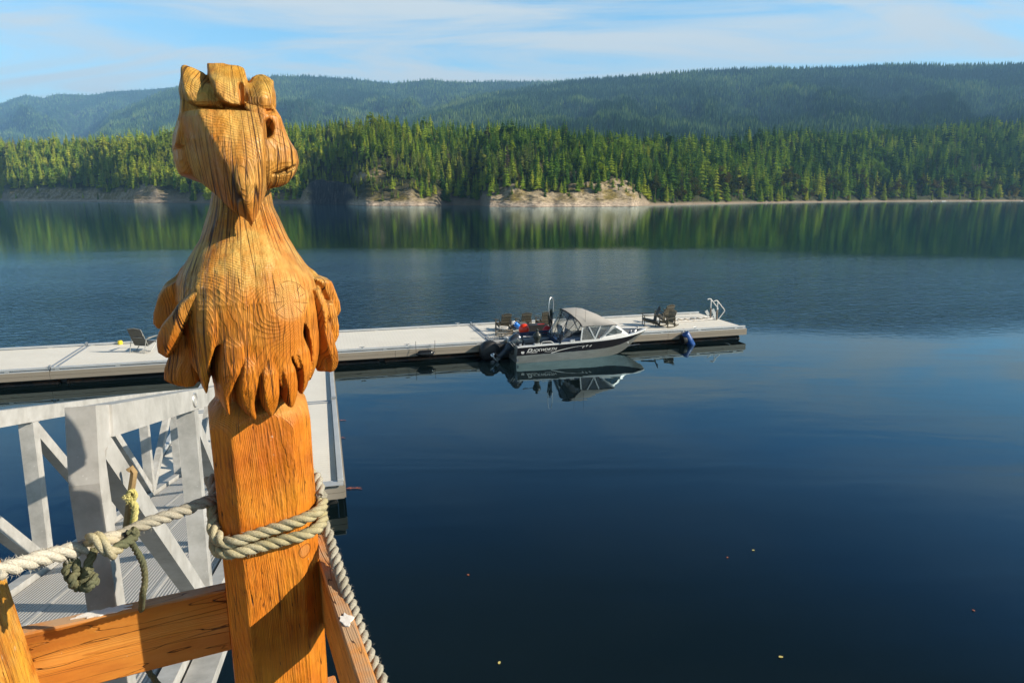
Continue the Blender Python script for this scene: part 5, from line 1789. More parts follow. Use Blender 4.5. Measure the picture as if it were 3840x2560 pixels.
def chine_z(x):
    return -.02 + .85 * max(0, (x - 4.15) / 1.9) ** 1.9


def keel_z(x):
    return -.18 + .95 * max(0, (x - 3.9) / 2.1) ** 1.8


LB = 6.15
xs = [0, .5, 1, 1.5, 2, 2.5, 3, 3.4, 3.8, 4.2, 4.6, 4.9, 5.2, 5.45, 5.7, 5.88, 6.02, 6.12]


def side_pt(x, f, s, out=0.0):
    """f 0 chine .. 1 gunwale on the side, s=-1 near side, +1 far"""
    w0, w1 = max(.0, halfb(x, 0)), halfb(x, 1)
    z0, z1 = min(chine_z(x), sheer(x) - .03), sheer(x)
    ff = f ** .9
    w = w0 + (w1 - w0) * ff
    return Vector((x + .02 * f, BM + s * (w + out), z0 + (z1 - z0) * f))


# near side sits at local y = 0 .. centre at BM
mb = MB()
for s in (-1, 1):
    mb.grid([[side_pt(x, f, s) for f in (0, .25, .5, .75, 1)] for x in xs])
    mb.grid([[side_pt(x, 0, s), Vector((x, BM, min(keel_z(x), side_pt(x, 0, s).z)))] for x in xs])
mb.add([side_pt(0, 1, -1), side_pt(0, 0, -1), (0, BM, keel_z(0)), side_pt(0, 0, 1), side_pt(0, 1, 1)], [(0, 1, 2, 3, 4)])
mb.build('hull', M_HULL, boat, 30)


def stripe_lo(x):
    return max(.05, .47 + .05 * (x / 6) + .0 * x + .16 * max(0, (x - 3.6) / 2.5) ** 1.5)


mb = MB()
mb.grid([[side_pt(x, stripe_lo(x) + (.97 - stripe_lo(x)) * k / 4, -1, .006) for k in range(5)] for x in xs])
mb.build('side_stripe', M_STRIPE, boat, 30)
mb = MB()
mb.grid([[side_pt(x, stripe_lo(x) + (.97 - stripe_lo(x)) * k / 4, 1, .006) for k in range(5)] for x in xs])
mb.build('side_stripe', M_STRIPE, boat, 30)
# gunwale caps
for s in (-1, 1):
    mb = MB()
    rws = []
    for x in xs:
        p = side_pt(x, 1, s, .018); w_in = min(.15, halfb(x, 1) * .9)
        q = Vector((x, p.y - s * w_in, p.z + .012))
        rws.append([p + Vector((0, 0, -.045)), p + Vector((0, 0, .012)), q, q + Vector((0, 0, -.05))])
    mb.grid(rws, closed=True); mb.build('gunwale', M_BWHITE, boat, 30)
# inside liner and floor
mb = MB()
for s in (-1, 1):
    mb.grid([[side_pt(x, 1, s, -.10) + Vector((0, 0, -.02)), side_pt(x, .1, s, -.14)] for x in xs[:-3]])
mb.grid([[(x, BM - max(.05, halfb(x, 0) - .1), .16 + .1 * max(0, (x - 4) / 2)), (x, BM + max(.05, halfb(x, 0) - .1), .16 + .1 * max(0, (x - 4) / 2))] for x in xs[:-2]])
mb.build('liner', M_INT, boat, 30)
mb = MB(); mb.box((.06, BM, .42), (.06, 2 * BM - .16, .66)); mb.box((.30, BM + .1, .55), (.44, 1.2, .30)); mb.build('transom', M_INT, boat)
mb = MB(); mb.box((.22, BM + .72, .70), (.42, .55, .05)); mb.box((-.24, BM + .80, .45), (.44, .42, .05)); mb.build('swim_step', M_BWHITE, boat)
mb = MB(); mb.lathe([(.0, 0), (.13, 0), (.14, .01), (.14, .03)], (-.02, BM + .62, .60), 18, Matrix.Rotation(math.radians(-65), 3, 'Y')); mb.build('hatch_plate', M_SLATL, boat, 40)
# far side padded blue bolster
mb = MB(); mb.tube([(.5, 2 * BM - .13, .86), (2.1, 2 * BM - .12, .92)], .055, 8); mb.tube([(.5, 2 * BM - .22, .78), (2.1, 2 * BM - .21, .82)], .05, 8); mb.build('bolster', M_NAVY, boat, 50)

# windscreen with its raked frames
XW0, XW1 = 3.05, 5.05
zg = lambda x: sheer(x) + .012


def wpt(x, z, s, inset=.10):
    w = halfb(min(x, 4.9), 1) - inset - max(0, z - sheer(x)) * .22
    return Vector((x, BM + s * w, z))


for s in (-1, 1):
    A = wpt(3.35, zg(3.35), s); B = wpt(4.98, zg(4.98), s, .14); Cc = wpt(4.30, 1.44, s)
    # white cabin side with a rounded triangular window
    outer = [wpt(3.55, zg(3.55), s), wpt(4.99, zg(4.99), s, .12), wpt(4.32, 1.47, s), wpt(4.22, 1.47, s)]
    inner = [wpt(3.86, zg(3.9) + .10, s), wpt(4.62, zg(4.6) + .13, s), wpt(4.69, zg(4.6) + .20, s), wpt(4.36, 1.30, s), wpt(4.28, 1.32, s), wpt(3.84, zg(3.9) + .16, s)]
    th = Vector((0, s * .03, 0))
    # frame as strips between outer and inner loops
    O = [outer[0], outer[1], outer[1], outer[2], outer[3], outer[0]]
    mb = MB(); n = 6
    vs = O + inner + [p + th for p in O] + [p + th for p in inner]
    fs = []
    for i in range(n):
        j = (i + 1) % n
        fs += [(i, j, n + j, n + i), (2 * n + i, 3 * n + i, 3 * n + j, 2 * n + j), (i, 2 * n + i, 2 * n + j, j), (n + i, n + j, 3 * n + j, 3 * n + i)]
    mb.add(vs, fs); mb.build('cabin_side', M_BWHITE, boat, None, None, True)
    mb = MB(); mb.add([p + th * .5 for p in inner], [tuple(range(n))]); mb.build('side_window', M_GLASS, boat)
    mb = MB(); mb.tube([p - th * .15 for p in inner], .016, 6, closed=True); mb.build('window_seal', M_BLACK, boat, 40)
# front screen
F0, F1 = wpt(5.0, zg(5.0), -1, .14), wpt(5.0, zg(5.0), 1, .14)
G0, G1 = wpt(4.34, 1.46, -1), wpt(4.34, 1.46, 1)
mb = MB(); mb.add([F0, F1, G1, G0], [(0, 1, 2, 3)]); mb.build('windscreen', M_GLASS, boat)
for k in (0, .36, .64, 1):
    mb = MB(); mb.bar(F0.lerp(F1, k), G0.lerp(G1, k), .05, .03); mb.build('screen_frame', M_BWHITE, boat)
mb = MB(); mb.bar(G0, G1, .05, .04); mb.build('screen_frame', M_BWHITE, boat)
# canvas top: arched rear hoop to low front edge
XR = 2.30


def hoop(x, zt, ze, s, rake=0.0, e=2.6):
    """s -1..1 across"""
    w = BM - .10 - .08 * (zt > 1.9)
    a = s * math.pi / 2
    y = BM + w * np.sign(math.sin(a)) * abs(math.sin(a)) ** (2 / e)
    z = ze + (zt - ze) * abs(math.cos(a)) ** (2 / e)
    return Vector((x, y, z))


sv = np.linspace(-1, 1, 25)
prof = [(XR, 2.06, 1.42), (2.5, 2.09, 1.44), (2.95, 2.10, 1.45), (3.25, 2.04, 1.45), (3.75, 1.82, 1.45), (4.34, 1.50, 1.455)]
rws = [[hoop(x + .25 * (1 - abs(math.cos(s * math.pi / 2))) * (x < 3.6) * ((3.6 - x) / 1.45) * 2.4, zt, ze, s) for s in sv] for x, zt, ze in prof]
mb = MB(); mb.grid(rws); mb.grid([[p - Vector((0, 0, .012)) for p in r] for r in rws]); mb.build('canvas_top', M_CANVAS, boat, 50)
rear = rws[0]
mb = MB(); mb.tube([p + Vector((-.01, 0, 0)) for p in rear], .028, 6); mb.build('canvas_edge', M_CANVASD, boat, 60)
for s in (0, -1):
    mb = MB(); mb.tube([r[s] for r in rws], .014, 6); mb.build('canvas_edge', M_CANVASD, boat, 60)
# clear side curtains
for s, k in ((-1, 0), (1, -1)):
    top0 = rear[k]; topm = rws[-1][k]
    b0 = wpt(2.75, zg(2.75), s); b1 = wpt(3.60, zg(3.6), s)
    mb = MB(); mb.add([top0, b0, b1, topm], [(0, 1, 2, 3)]); mb.build('side_curtain', M_VINYL, boat)
    for (p, q) in ((top0, b0), (b0, b1), (b1, topm), (top0.lerp(topm, .18), b0.lerp(b1, .75)), (top0.lerp(topm, .52), b0.lerp(b1, .72))):
        off = Vector((0, s * .01, 0))
        mb = MB(); mb.bar(p + off, q + off, .055, .010, (0, 1, 0)); mb.build('curtain_trim', M_BULL, boat)
# rear drop curtain (clear above, navy below), seen through the hoop
zlo = zg(2.0)
mb = MB(); rr_ = [Vector((p.x - .02 - .28 * (1 - (p.z - zlo) / 1.3), p.y, p.z)) for p in rear]
low = [Vector((1.86, p.y, zlo)) for p in rear]
mb.grid([rear, low]); mb.build('rear_curtain', M_VINYL, boat)
mb = MB(); mb.bar((1.88, .10, 1.16), (1.83, .10, zlo - .02), .02, .30, (0, 1, 0))
for f in (.14, .30, .5, .86):
    i = int(f * 24)
    mb.tube([rear[i] + Vector((-.012, 0, 0)), rear[i].lerp(low[i], .5) + Vector((-.015, 0, 0)), low[i] + Vector((-.012, 0, 0))], .013, 5)
mb.build('curtain_zip', M_CANVASD, boat)
mb = MB(); mb.box((1.92, BM, .62), (.05, 1.7, .62)); mb.box((2.35, .42, .62), (.9, .35, .62)); mb.build('bulkhead', M_NAVY, boat)
# seats, dash, wheel
for (x, y) in ((2.6, BM - .52), (2.6, BM + .52)):
    mb = MB(); mb.box((x, y, .72), (.48, .48, .14), None, .04); mb.build('helm_seat', M_SEATB, boat)
    mb = MB(); mb.box((x - .24, y, 1.02), (.12, .46, .52), Matrix.Rotation(-.12, 3, 'Y'), .04); mb.build('seat_back', M_SEATB, boat)
    mb = MB(); mb.tube([(x, y, .18), (x, y, .66)], .05, 8); mb.build('seat_post', M_GALV, boat)
mb = MB(); mb.box((3.9, BM - .55, .84), (.5, .72, .36), Matrix.Rotation(.25, 3, 'Y'), .03); mb.build('dash', M_SEATB, boat)
mb = MB(); mb.box((3.9, BM + .55, .84), (.5, .72, .36), Matrix.Rotation(.25, 3, 'Y'), .03); mb.build('dash', M_SEATB, boat)
mb = MB(); mb.tube([(3.52 + .05 * math.sin(a), BM - .55 + .17 * math.cos(a), 1.0 + .16 * math.sin(a)) for a in np.linspace(0, 2 * math.pi, 18)[:-1]], .016, 6, closed=True)
mb.tube([(3.52, BM - .72, 1.0), (3.52, BM - .38, 1.0)], .012, 5); mb.tube([(3.52, BM - .55, 1.0), (3.7, BM - .55, .95)], .02, 6); mb.build('steering_wheel', M_GALV, boat, 40)
mb = MB(); mb.box((3.75, BM - .35, 1.14), (.03, .30, .20), Matrix.Rotation(.35, 3, 'Y')); mb.build('chart_display', M_INTL, boat)
mb = MB(); mb.box((3.62, .26, .90), (.05, .05, .12)); mb.build('fire_extinguisher', simple('red_enamel', (.6, .03, .02), .4), boat)
# bow: light liner, rails, bits
mb = MB(); mb.grid([[(x, BM - max(.02, halfb(x, 1) - .14), sheer(x) - .16), (x, BM + max(.02, halfb(x, 1) - .14), sheer(x) - .16)] for x in (5.02, 5.3, 5.6, 5.85, 6.0)]); mb.build('foredeck', M_INTL, boat)
mb = MB(); mb.grid([[side_pt(x, .98, 1, -.12), side_pt(x, .70, 1, -.13)] for x in (5.02, 5.3, 5.5, 5.7)]); mb.build('bow_liner', M_INTL, boat)
for x, y, r in ((5.28, BM - .30, .07), (5.36, BM - .12, .06), (5.52, BM - .2, .065), (5.66, BM + .02, .06)):
    mb = MB(); mb.tube([(x, y, sheer(x) - .16), (x, y, sheer(x) - .02), (x + .05, y + .03, sheer(x) + .03)], [r, r, r * .4], 9); mb.build('mooring_gear', M_GALV if x > 5.3 else M_NAVY, boat, 50)
mb = MB(); mb.tube([(5.75 + .05 * math.cos(a), BM + .05 + .10 * math.sin(a), sheer(5.8) + .0 + .012 * a) for a in np.linspace(0, 12, 34)], .014, 5); mb.build('mooring_line', M_ROPE_W, boat)
# grab rails
mb = MB(); mb.tube([(1.03, .10, sheer(1) + .0), (1.06, .10, sheer(1) + .085), (1.14, .10, sheer(1) + .115), (1.42, .10, sheer(1) + .115), (1.50, .10, sheer(1) + .09), (1.60, .10, sheer(1) + .0)], .016, 7); mb.build('grab_rail', M_BWHITE, boat, 50)
# downrigger on the gunwale with its arm, rod holder, cleat
mb = MB(); mb.box((.86, .10, .81), (.24, .17, .07)); mb.build('downrigger_base', M_INTL, boat)
mb = MB(); mb.lathe([(.05, -.05), (.09, .0), (.11, .06), (.10, .12), (.15, .20), (.17, .30), (.15, .38), (.07, .44), (.05, .50), (.07, .55), (.03, .60)], (.88, .14, .86), 14); mb.build('downrigger', simple('black_green_plastic', (.03, .035, .03), .4), boat, 50)
mb = MB(); mb.tube([(.86, .14, 1.14), (.42, .18, 1.14)], .014, 6); mb.tube([(.42, .18, 1.14), (.30, .18, 1.15)], .03, 6); mb.build('downrigger_arm', M_GALV, boat, 40)
for x in (.16, 2.32, 2.42):
    mb = MB(); mb.box((x, .09, sheer(x) + .035), (.10, .08, .05), None, .01); mb.tube([(x - .06, .09, sheer(x) + .06), (x + .06, .09, sheer(x) + .10)], .022, 7); mb.build('rod_holder', M_GALV, boat, 40)
# whip antennas
for x, y in ((2.5, .12), (2.95, .2)):
    mb = MB(); mb.tube([(x, y, 1.2), (x + .02, y, 2.55)], [.007, .003], 5); mb.build('antenna', M_BLACK, boat)
# small marks: rivet plate, hole at the bow
p = side_pt(5.05, .45, -1, .012); mb = MB(); mb.lathe([(.0, 0), (.035, 0), (.035, .01)], tuple(p), 10, Matrix.Rotation(math.radians(90), 3, 'X')); mb.build('bow_vent', M_BWHITE, boat)


# lettering and marks on the stripe
def side_map(x, f):
    return side_pt(x, f, -1, .014)


def letter(txt, x0, z_f, h, name, mat, slant=.25, spacing=1.0, width=1.0, bold=.0):
    cu_ = bpy.data.curves.new('t', 'FONT'); cu_.body = txt; cu_.size = h / .7; cu_.extrude = 0.0; cu_.space_character = spacing; cu_.shear = slant; cu_.offset = bold
    ob = bpy.data.objects.new('t', cu_); COL.objects.link(ob)
    dg = bpy.context.evaluated_depsgraph_get(); dg.update()
    me = bpy.data.meshes.new_from_object(ob.evaluated_get(dg))
    bpy.data.objects.remove(ob)
    vs = []
    for v in me.vertices:
        x = x0 + v.co.x * width
        zz = v.co.y
        base = side_pt(x, z_f, -1, .012)
        up_ = side_pt(x, min(1, z_f + .2), -1, .012) - side_pt(x, z_f, -1, .012)
        vs.append(base + up_.normalized() * zz)
    fs = [tuple(p.vertices) for p in me.polygons]
    mb = MB(); mb.add(vs, fs)
    bpy.data.meshes.remove(me)
    return mb.build(name, mat, boat, None, None, False)


M_DECAL = simple('pale_decal', (.62, .62, .60), .4, 0, .03)
letter('D', .40, .655, .150, 'lettering', M_DECAL, .35, 1, 1.25, .006)
letter('UCKW', .57, .655, .112, 'lettering', M_DECAL, .35, 1.08, 1.12, .004)
letter('ORTH', 1.13, .655, .112, 'lettering', M_DECAL, .35, 1.08, 1.12, .004)
letter('20 ADVANTAGE', .375, .575, .045, 'lettering', M_DECAL, .3, 1.0, 1.0)


def ribbon(pts, w, name, mat=None, out=.013):
    mb = MB(); rws = []
    for (x, f), ww in zip(pts, w):
        a = side_pt(x, f, -1, out); b = side_pt(x, f + ww, -1, out)
        rws.append([a, b])
    mb.grid(rws); return mb.build(name, mat or M_DECAL, boat, None, None, False)


ribbon([(.52, .60), (.62, .57), (.75, .575), (.85, .62)], [.008, .014, .014, .006], 'letter_flourish')
ribbon([(1.15, .60), (1.28, .565), (1.4, .575), (1.52, .63)], [.008, .014, .014, .006], 'letter_flourish')
# round emblem
mb = MB(); vs = []; fs = []
cx_, cf = .235, .66
for rr in (.0, .030, .038, .062, .070):
    for k in range(20):
        a = k * math.pi / 10
        b_ = side_pt(cx_ + rr * math.cos(a), cf, -1, .012)
        vs.append(b_ + Vector((0, 0, rr * math.sin(a))))
for ring in (0, 2):
    for k in range(20):
        a0 = ring * 20 + k; a1 = ring * 20 + (k + 1) % 20
        fs.append((a0, a1, a1 + 20, a0 + 20))
for k in range(0, 20, 2):
    a0 = 60 + k; fs.append((60 + k, 60 + (k + 1) % 20, 80 + (k + 1) % 20, 80 + k))
mb.add(vs, fs); mb.build('round_emblem', M_DECAL, boat, None, None, False)
# long swoosh and the flight of three birds
sw = [(1.44 + i * .092, stripe_lo(1.44) - .01 + (.93 - stripe_lo(1.4)) * (1 - (1 - i / 17) ** 2.0) * .66) for i in range(18)]
ribbon(sw, [.05 * (1 - i / 17) ** 1.1 + .004 for i in range(18)], 'swoosh_stripe')
for (bx, bf) in ((2.82, .70), (2.98, .745), (3.14, .72)):
    mb = MB()
    for (dx0, dz0, dx1, dz1, w_) in ((-.07, .0, .07, .02, .012), (0, .01, -.045, -.05, .010), (.0, .01, .05, .045, .010)):
        a = side_pt(bx + dx0, bf, -1, .013) + Vector((0, 0, dz0)); b = side_pt(bx + dx1, bf, -1, .013) + Vector((0, 0, dz1))
        nrm = Vector((-(b - a).z, 0, (b - a).x)).normalized() * w_
        mb.add([a - nrm * .3, (a + b) / 2 - nrm, b, (a + b) / 2 + nrm], [(0, 1, 2, 3)])
    mb.build('bird_mark', M_DECAL, boat, None, None, False)

# ---- outboard motor, tilted up
M_COWL = simple('grey_metallic_cowl', (.085, .09, .10), .22, .5, .08, coat=.6)
M_LEG = simple('dark_blue_grey_casting', (.018, .028, .045), .35, .2)
M_PROP = simple('polished_propeller', (.72, .72, .72), .22, .9)
ob_t = thing('outboard_motor', 'big grey outboard motor tilted up on the boat transom with bright propeller', 'outboard motor', tuple(BOAT_P + Matrix.Rotation(TH, 3, 'Z') @ Vector((-.12, .62, .62))), TH)
TILT = math.radians(52)
Rt = Matrix.Rotation(-TILT, 3, 'Y')   # local z axis (motor upright) tips forward (+x)
# motor frame: x forward, z up when down; tilted so the leg swings aft/up
Rt = Matrix.Rotation(TILT, 3, 'Y')


def om(p):
    return Rt @ Vector(p)


mb = MB()
rws = []
for z, lx, ly, ox in [(.02, .24, .17, .0), (.06, .30, .21, .0), (.22, .335, .235, -.01), (.40, .34, .24, -.02), (.52, .32, .235, -.03), (.60, .27, .20, -.04), (.645, .18, .14, -.05), (.66, .06, .05, -.05)]:
    rws.append([om((ox + lx * np.sign(math.cos(a)) * abs(math.cos(a)) ** .75, ly * np.sign(math.sin(a)) * abs(math.sin(a)) ** .75, z)) for a in np.linspace(0, 2 * math.pi, 25)[:-1]])
mb.grid(rws, closed=True); mb.build('cowl', M_COWL, ob_t, 60)
mb = MB()
rws = [[om((lx * math.cos(a) - .0, ly * math.sin(a), z)) for a in np.linspace(0, 2 * math.pi, 17)[:-1]] for z, lx, ly in [(.02, .23, .16), (-.10, .20, .13), (-.2, .14, .085), (-.62, .115, .05), (-.66, .15, .055), (-.69, .11, .04)]]
mb.grid(rws, closed=True); mb.build('midsection', M_LEG, ob_t, 60)
mb = MB(); mb.box(tuple(om((-.10, 0, -.665))), (.42, .20, .018), Rt, .004); mb.build('cavitation_plate', M_COWL, ob_t)
mb = MB(); mb.prism([(-.07, -.68), (.12, -.68), (.10, -.86), (.0, -1.04), (-.10, -1.06), (-.06, -.86)], -.018, .018, (Rt.to_4x4() @ Matrix.Rotation(math.radians(90), 4, 'X'))); mb.build('skeg', M_COWL, ob_t)
mb = MB(); mb.tube([om((.20, 0, -.86)), om((.12, 0, -.86)), om((-.12, 0, -.86)), om((-.20, 0, -.86))], [.02, .065, .065, .045], 12); mb.build('gearcase', M_COWL, ob_t, 50)
mb = MB(); mb.tube([om((-.19, 0, -.86)), om((-.30, 0, -.86)), om((-.34, 0, -.86))], [.05, .045, .015], 10); mb.build('propeller_hub', M_PROP, ob_t, 50)
for k in range(3):
    a0 = k * 2.094 + .4
    mb = MB(); rws = []
    for r_, wd_, tw in [(.04, .05, .9), (.09, .085, .7), (.14, .10, .55), (.18, .075, .45), (.20, .03, .4)]:
        c0 = a0 + r_ * 1.6
        rws.append([om((-.25 + q * wd_ * math.sin(tw), r_ * math.cos(c0) - q * wd_ * math.cos(tw) * math.sin(c0), -.86 + r_ * math.sin(c0) + q * wd_ * math.cos(tw) * math.cos(c0))) for q in (-1, -.3, .3, 1)])
    mb.grid(rws); mb.build('propeller_blade', M_PROP, ob_t, 50)
mb = MB(); mb.box((.08, 0, -.10), (.14, .26, .42), None, .02); mb.tube([om((-.05, .09, -.25)), (.06, .09, -.3)], .03, 8); mb.tube([om((-.05, -.09, -.25)), (.06, -.09, -.3)], .03, 8); mb.build('clamp_bracket', M_BLACK, ob_t)


def cowl_text(txt, x, z, h, name, side=-1, vert=True):
    cu_ = bpy.data.curves.new('t', 'FONT'); cu_.body = txt; cu_.size = h / .7; cu_.extrude = .001; cu_.offset = .002
    ob = bpy.data.objects.new('t', cu_); COL.objects.link(ob)
    dg = bpy.context.evaluated_depsgraph_get(); dg.update()
    me = bpy.data.meshes.new_from_object(ob.evaluated_get(dg)); bpy.data.objects.remove(ob)
    vs = []
    for v in me.vertices:
        vs.append(om((x + v.co.x, side * (.245) - abs(v.co.z) * side, z + v.co.y)))
    mb = MB(); mb.add(vs, [tuple(p.vertices) for p in me.polygons]); bpy.data.meshes.remove(me)
    return mb.build(name, M_DECAL, ob_t, None, None, True)


cowl_text('YAMAHA', -.20, .16, .06, 'lettering')
cowl_text('F115', -.18, .43, .06, 'lettering')
mb = MB(); mb.bar(om((-.29, -.222, .10)), om((.25, -.222, .10)), .006, .012); mb.build('cowl_stripe', M_DECAL, ob_t)

# ---- big black rounded bumper between boat and dock, at the stern
mb = MB(); mb.lathe([(.0, -.30), (.30, -.30), (.42, -.24), (.47, -.12), (.47, .12), (.42, .24), (.30, .30), (.0, .30)], (0, 0, 0), 28, Matrix.Rotation(math.radians(90), 3, 'X'))
o = mb.build('bumper_wheel', M_BLACK, None, 50); o.location = DW(6.98, V0 - .38, .33); o.rotation_euler = (0, 0, TH); tag(o, 'big black dock bumper wheel standing at the dock edge left of the outboard motor', 'bumper')
mb = MB(); mb.box((.8, -.28, .35), (1.5, .42, .62), None, .08)
o = mb.build('dock_fender_block', M_BLACK, None); o.location = DW(7.1, V0 - .02, -.05); o.rotation_euler = (0, 0, TH); tag(o, 'dark padded fender block between the boat stern and the dock', 'fender')

# ---- landing net standing in the boat
M_NET = simple('dark_green_netting', (.02, .035, .035), .9)
nt = thing('landing_net', 'tall landing net standing upright against the boat canopy with a bright metal hoop', 'landing net', tuple(BOAT_P + Matrix.Rotation(TH, 3, 'Z') @ Vector((2.03, 1.45, .50))), TH + .3)
hoopp = [(.19 * math.sin(a) * (1 - .12 * math.cos(a)), .08 * math.sin(a), 1.60 - .50 * math.cos(a)) for a in np.linspace(0, 2 * math.pi, 25)[:-1]]
mb = MB(); mb.tube(hoopp, .014, 6, closed=True); mb.build('hoop', M_ALU, nt, 50)
mb = MB(); mb.tube([(-.02, 0, 0), (-.01, 0, 1.1)], .014, 6); mb.build('handle', M_BLACK, nt, 50)
mb = MB(); mb.tube([(.15, .06, 0), (.10, .04, 1.15)], .012, 6); mb.build('handle', M_BLACK, nt, 50)
mb = MB()
for i in range(22):
    f = i / 21
    x0 = -.17 + .34 * f
    mb.tube([(x0, 0, 1.62 - .3 * abs(2 * f - 1)), (x0 * .8, .06, 1.3), (x0 * .6 + .02 * math.sin(i * 3), .03, .82 + .10 * math.sin(i * 7))], .008, 3, False)
for j in range(14):
    z = .86 + j * .055; w_ = .10 + .07 * j / 14
    mb.tube([(-w_, .0, z), (0, .05, z - .04), (w_, .0, z)], .007, 3, False)
mb.build('netting', M_NET, nt)

# ---- things on the dock behind the boat
M_RED = simple('orange_red_buoy_vinyl', (.80, .045, .012), .32, 0, .06)
M_RED2 = simple('red_buoy_vinyl', (.55, .012, .010), .35, 0, .06)
for (u, v, z, mt, lb, r) in ((8.87, 28.92, 1.02, M_RED, 'shiny orange red ball fender on the boat edge behind the outboard motor', .25), (10.06, 29.05, .87, M_RED2, 'dark red ball fender at the dock edge left of the landing net', .23)):
    t = thing('ball_fender', lb, 'fender', tuple(DW(u, v, z)), TH)
    mb = MB(); prof = [(max(.004, r * math.sin(a)), -r * math.cos(a) * 1.04) for a in np.linspace(0.02, math.pi - .02, 16)]
    mb.lathe(prof, (0, 0, 0), 22); mb.build('ball', mt, t, 60)
    mb = MB(); mb.tube([(0, 0, -r * 1.0), (0, 0, -r * 1.3)], [.06, .045], 10); mb.build('eye', M_BLACK, t, 50)
    mb = MB(); mb.tube([(0, 0, -r * 1.3), (.05, .1, -r * 1.4), (.1, .3, -r * 1.5)], .012, 5); mb.build('line', M_ROPE_W, t)
M_BLU2 = simple('bright_blue_vinyl', (.02, .18, .62), .35)
t = thing('boat_fender', 'bright blue cylindrical fender with white eye lying behind the orange red ball', 'fender', tuple(DW(8.85, 29.9, ZD + .40)), TH + .5)
Rf = Matrix.Rotation(math.radians(-50), 3, 'Y')
mb = MB(); mb.lathe([(.03, -.26), (.10, -.22), (.12, -.14), (.12, .14), (.10, .22), (.04, .26)], (0, 0, 0), 16, Rf); mb.build('fender_body', M_BLU2, t, 50)
mb = MB(); mb.tube([tuple(Rf @ Vector((.06 * math.cos(a), 0, .30 + .06 * math.sin(a)))) for a in np.linspace(0, 6.28, 12)[:-1]], .02, 6, closed=True); mb.build('eye', M_WHITE, t, 50)
t = thing('tackle_box', 'low black tackle box with a red strip on the dock between the two red balls', 'tackle box', tuple(DW(9.75, 29.95, ZD)), TH)
mb = MB(); mb.box((0, 0, .20), (1.15, .50, .38), None, .03); mb.build('box_body', M_BLACK, t)
mb = MB(); mb.box((0, 0, .405), (1.17, .52, .03), None, .01); mb.build('lid', M_SLATD, t)
mb = MB(); mb.box((.25, -.10, .435), (.34, .05, .02)); mb.build('red_strip', M_RED2, t)
t = thing('crab_trap', 'flat wire crab trap with coiled pale line on the dock behind the outboard motor', 'trap', tuple(DW(8.15, 29.8, ZD)), TH + .1)
mb = MB()
for z in (.03, .16, .28):
    mb.tube([(.42 * math.cos(a), .30 * math.sin(a), z) for a in np.linspace(0, 6.28, 18)[:-1]], .014, 5, closed=True)
mb.build('wire_ring', M_SLATL, t)
mb = MB()
for i in range(18):
    a = i * 6.28 / 18
    mb.tube([(.42 * math.cos(a), .30 * math.sin(a), .03), (.42 * math.cos(a), .30 * math.sin(a), .28)], .008, 4)
for i in range(9):
    x = -.36 + i * .09; y = .3 * math.sqrt(max(0, 1 - (x / .42) ** 2))
    mb.tube([(x, -y, .28), (x, y, .28)], .007, 4); mb.tube([(x, -y, .03), (x, y, .03)], .007, 4)
mb.build('wire_mesh', M_SLAT, t)
mb = MB(); mb.tube([(.2 * math.cos(a) * (1 + .1 * math.sin(5 * a)), .14 * math.sin(a), .30 + .006 * a) for a in np.linspace(0, 24, 80)], .013, 5); mb.build('line', M_ROPE_W, t)
t = thing('rod_stand', 'dark upright post of a rod stand between the leftmost and middle brown chairs', 'stand', tuple(DW(8.72, 30.3, ZD)), TH)
mb = MB(); mb.bar((0, 0, 0), (-.14, 0, .62), .07, .05, (0, 1, 0)); mb.build('upright', M_SLATD, t)
mb = MB(); mb.box((.18, .05, .30), (.34, .22, .20), None, .02); mb.build('reel_box', M_SLATD, t)
mb = MB(); mb.box((.48, .0, .40), (.36, .3, .16), None, .02); mb.build('top_case', simple('grey_case', (.12, .13, .13), .5), t)
# grate on the dock left of the outboard
t = thing('dock_grate', 'light slatted grate lying flat on the dock left of the outboard motor', 'grate', tuple(DW(7.62, V0 + .72, ZD + .012)), TH)
for i in range(9):
    mb = MB(); mb.box((-.45 + i * .11, 0, .02), (.05, .55, .03)); mb.build('slat', M_INTL, t)
for y in (-.26, .26):
    mb = MB(); mb.box((0, y, .02), (1.0, .04, .026)); mb.build('cross_bar', M_SLAT, t)
# ------------------------------------------------------------------ railing and ropes in front
RW = math.radians(24.5)


def PW(r, n, z):
    """post-square frame: r to the right along the left rail's direction, n away, z height relative to the eye"""
    return Vector((AX[0] + r * math.cos(RW) - n * math.sin(RW), AX[1] + r * math.sin(RW) + n * math.cos(RW), HEYE + z))


def board(name, label, cat, c, L, T, Hh, rz, parent=None, tilt=0.0):
    t = MB(); t.box((0, 0, 0), (L, T, Hh), None, .004)
    # cut in lengthwise so bevels read
    o = t.build(name, M_BOARD, parent)
    o.location = c; o.rotation_euler = (0, tilt, rz)
    if label: tag(o, label, cat)
    return o


board('rail_board', 'wide wooden rail board from the carved post to the wooden post at the left edge', 'rail', tuple(PW(-.115 - .42, .075, -1.025 - .092)), .84, .042, .184, RW)
# droppings on the rail top
M_DROP = simple('chalky_droppings', (.78, .74, .68), .9, 0, .1, 30, .002, 60)
# left post: square with bevelled corners
def post8(name, label, c, w, h, ch):
    pts = [(-w, -w + ch), (-w + ch, -w), (w - ch, -w), (w, -w + ch), (w, w - ch), (w - ch, w), (-w + ch, w), (-w, w - ch)]
    mb = MB(); mb.prism(pts, 0, h)
    o = mb.build(name, M_LOG, None)
    o.location = c; o.rotation_euler = (0, 0, RW)
    tag(o, label, 'post')
    return o


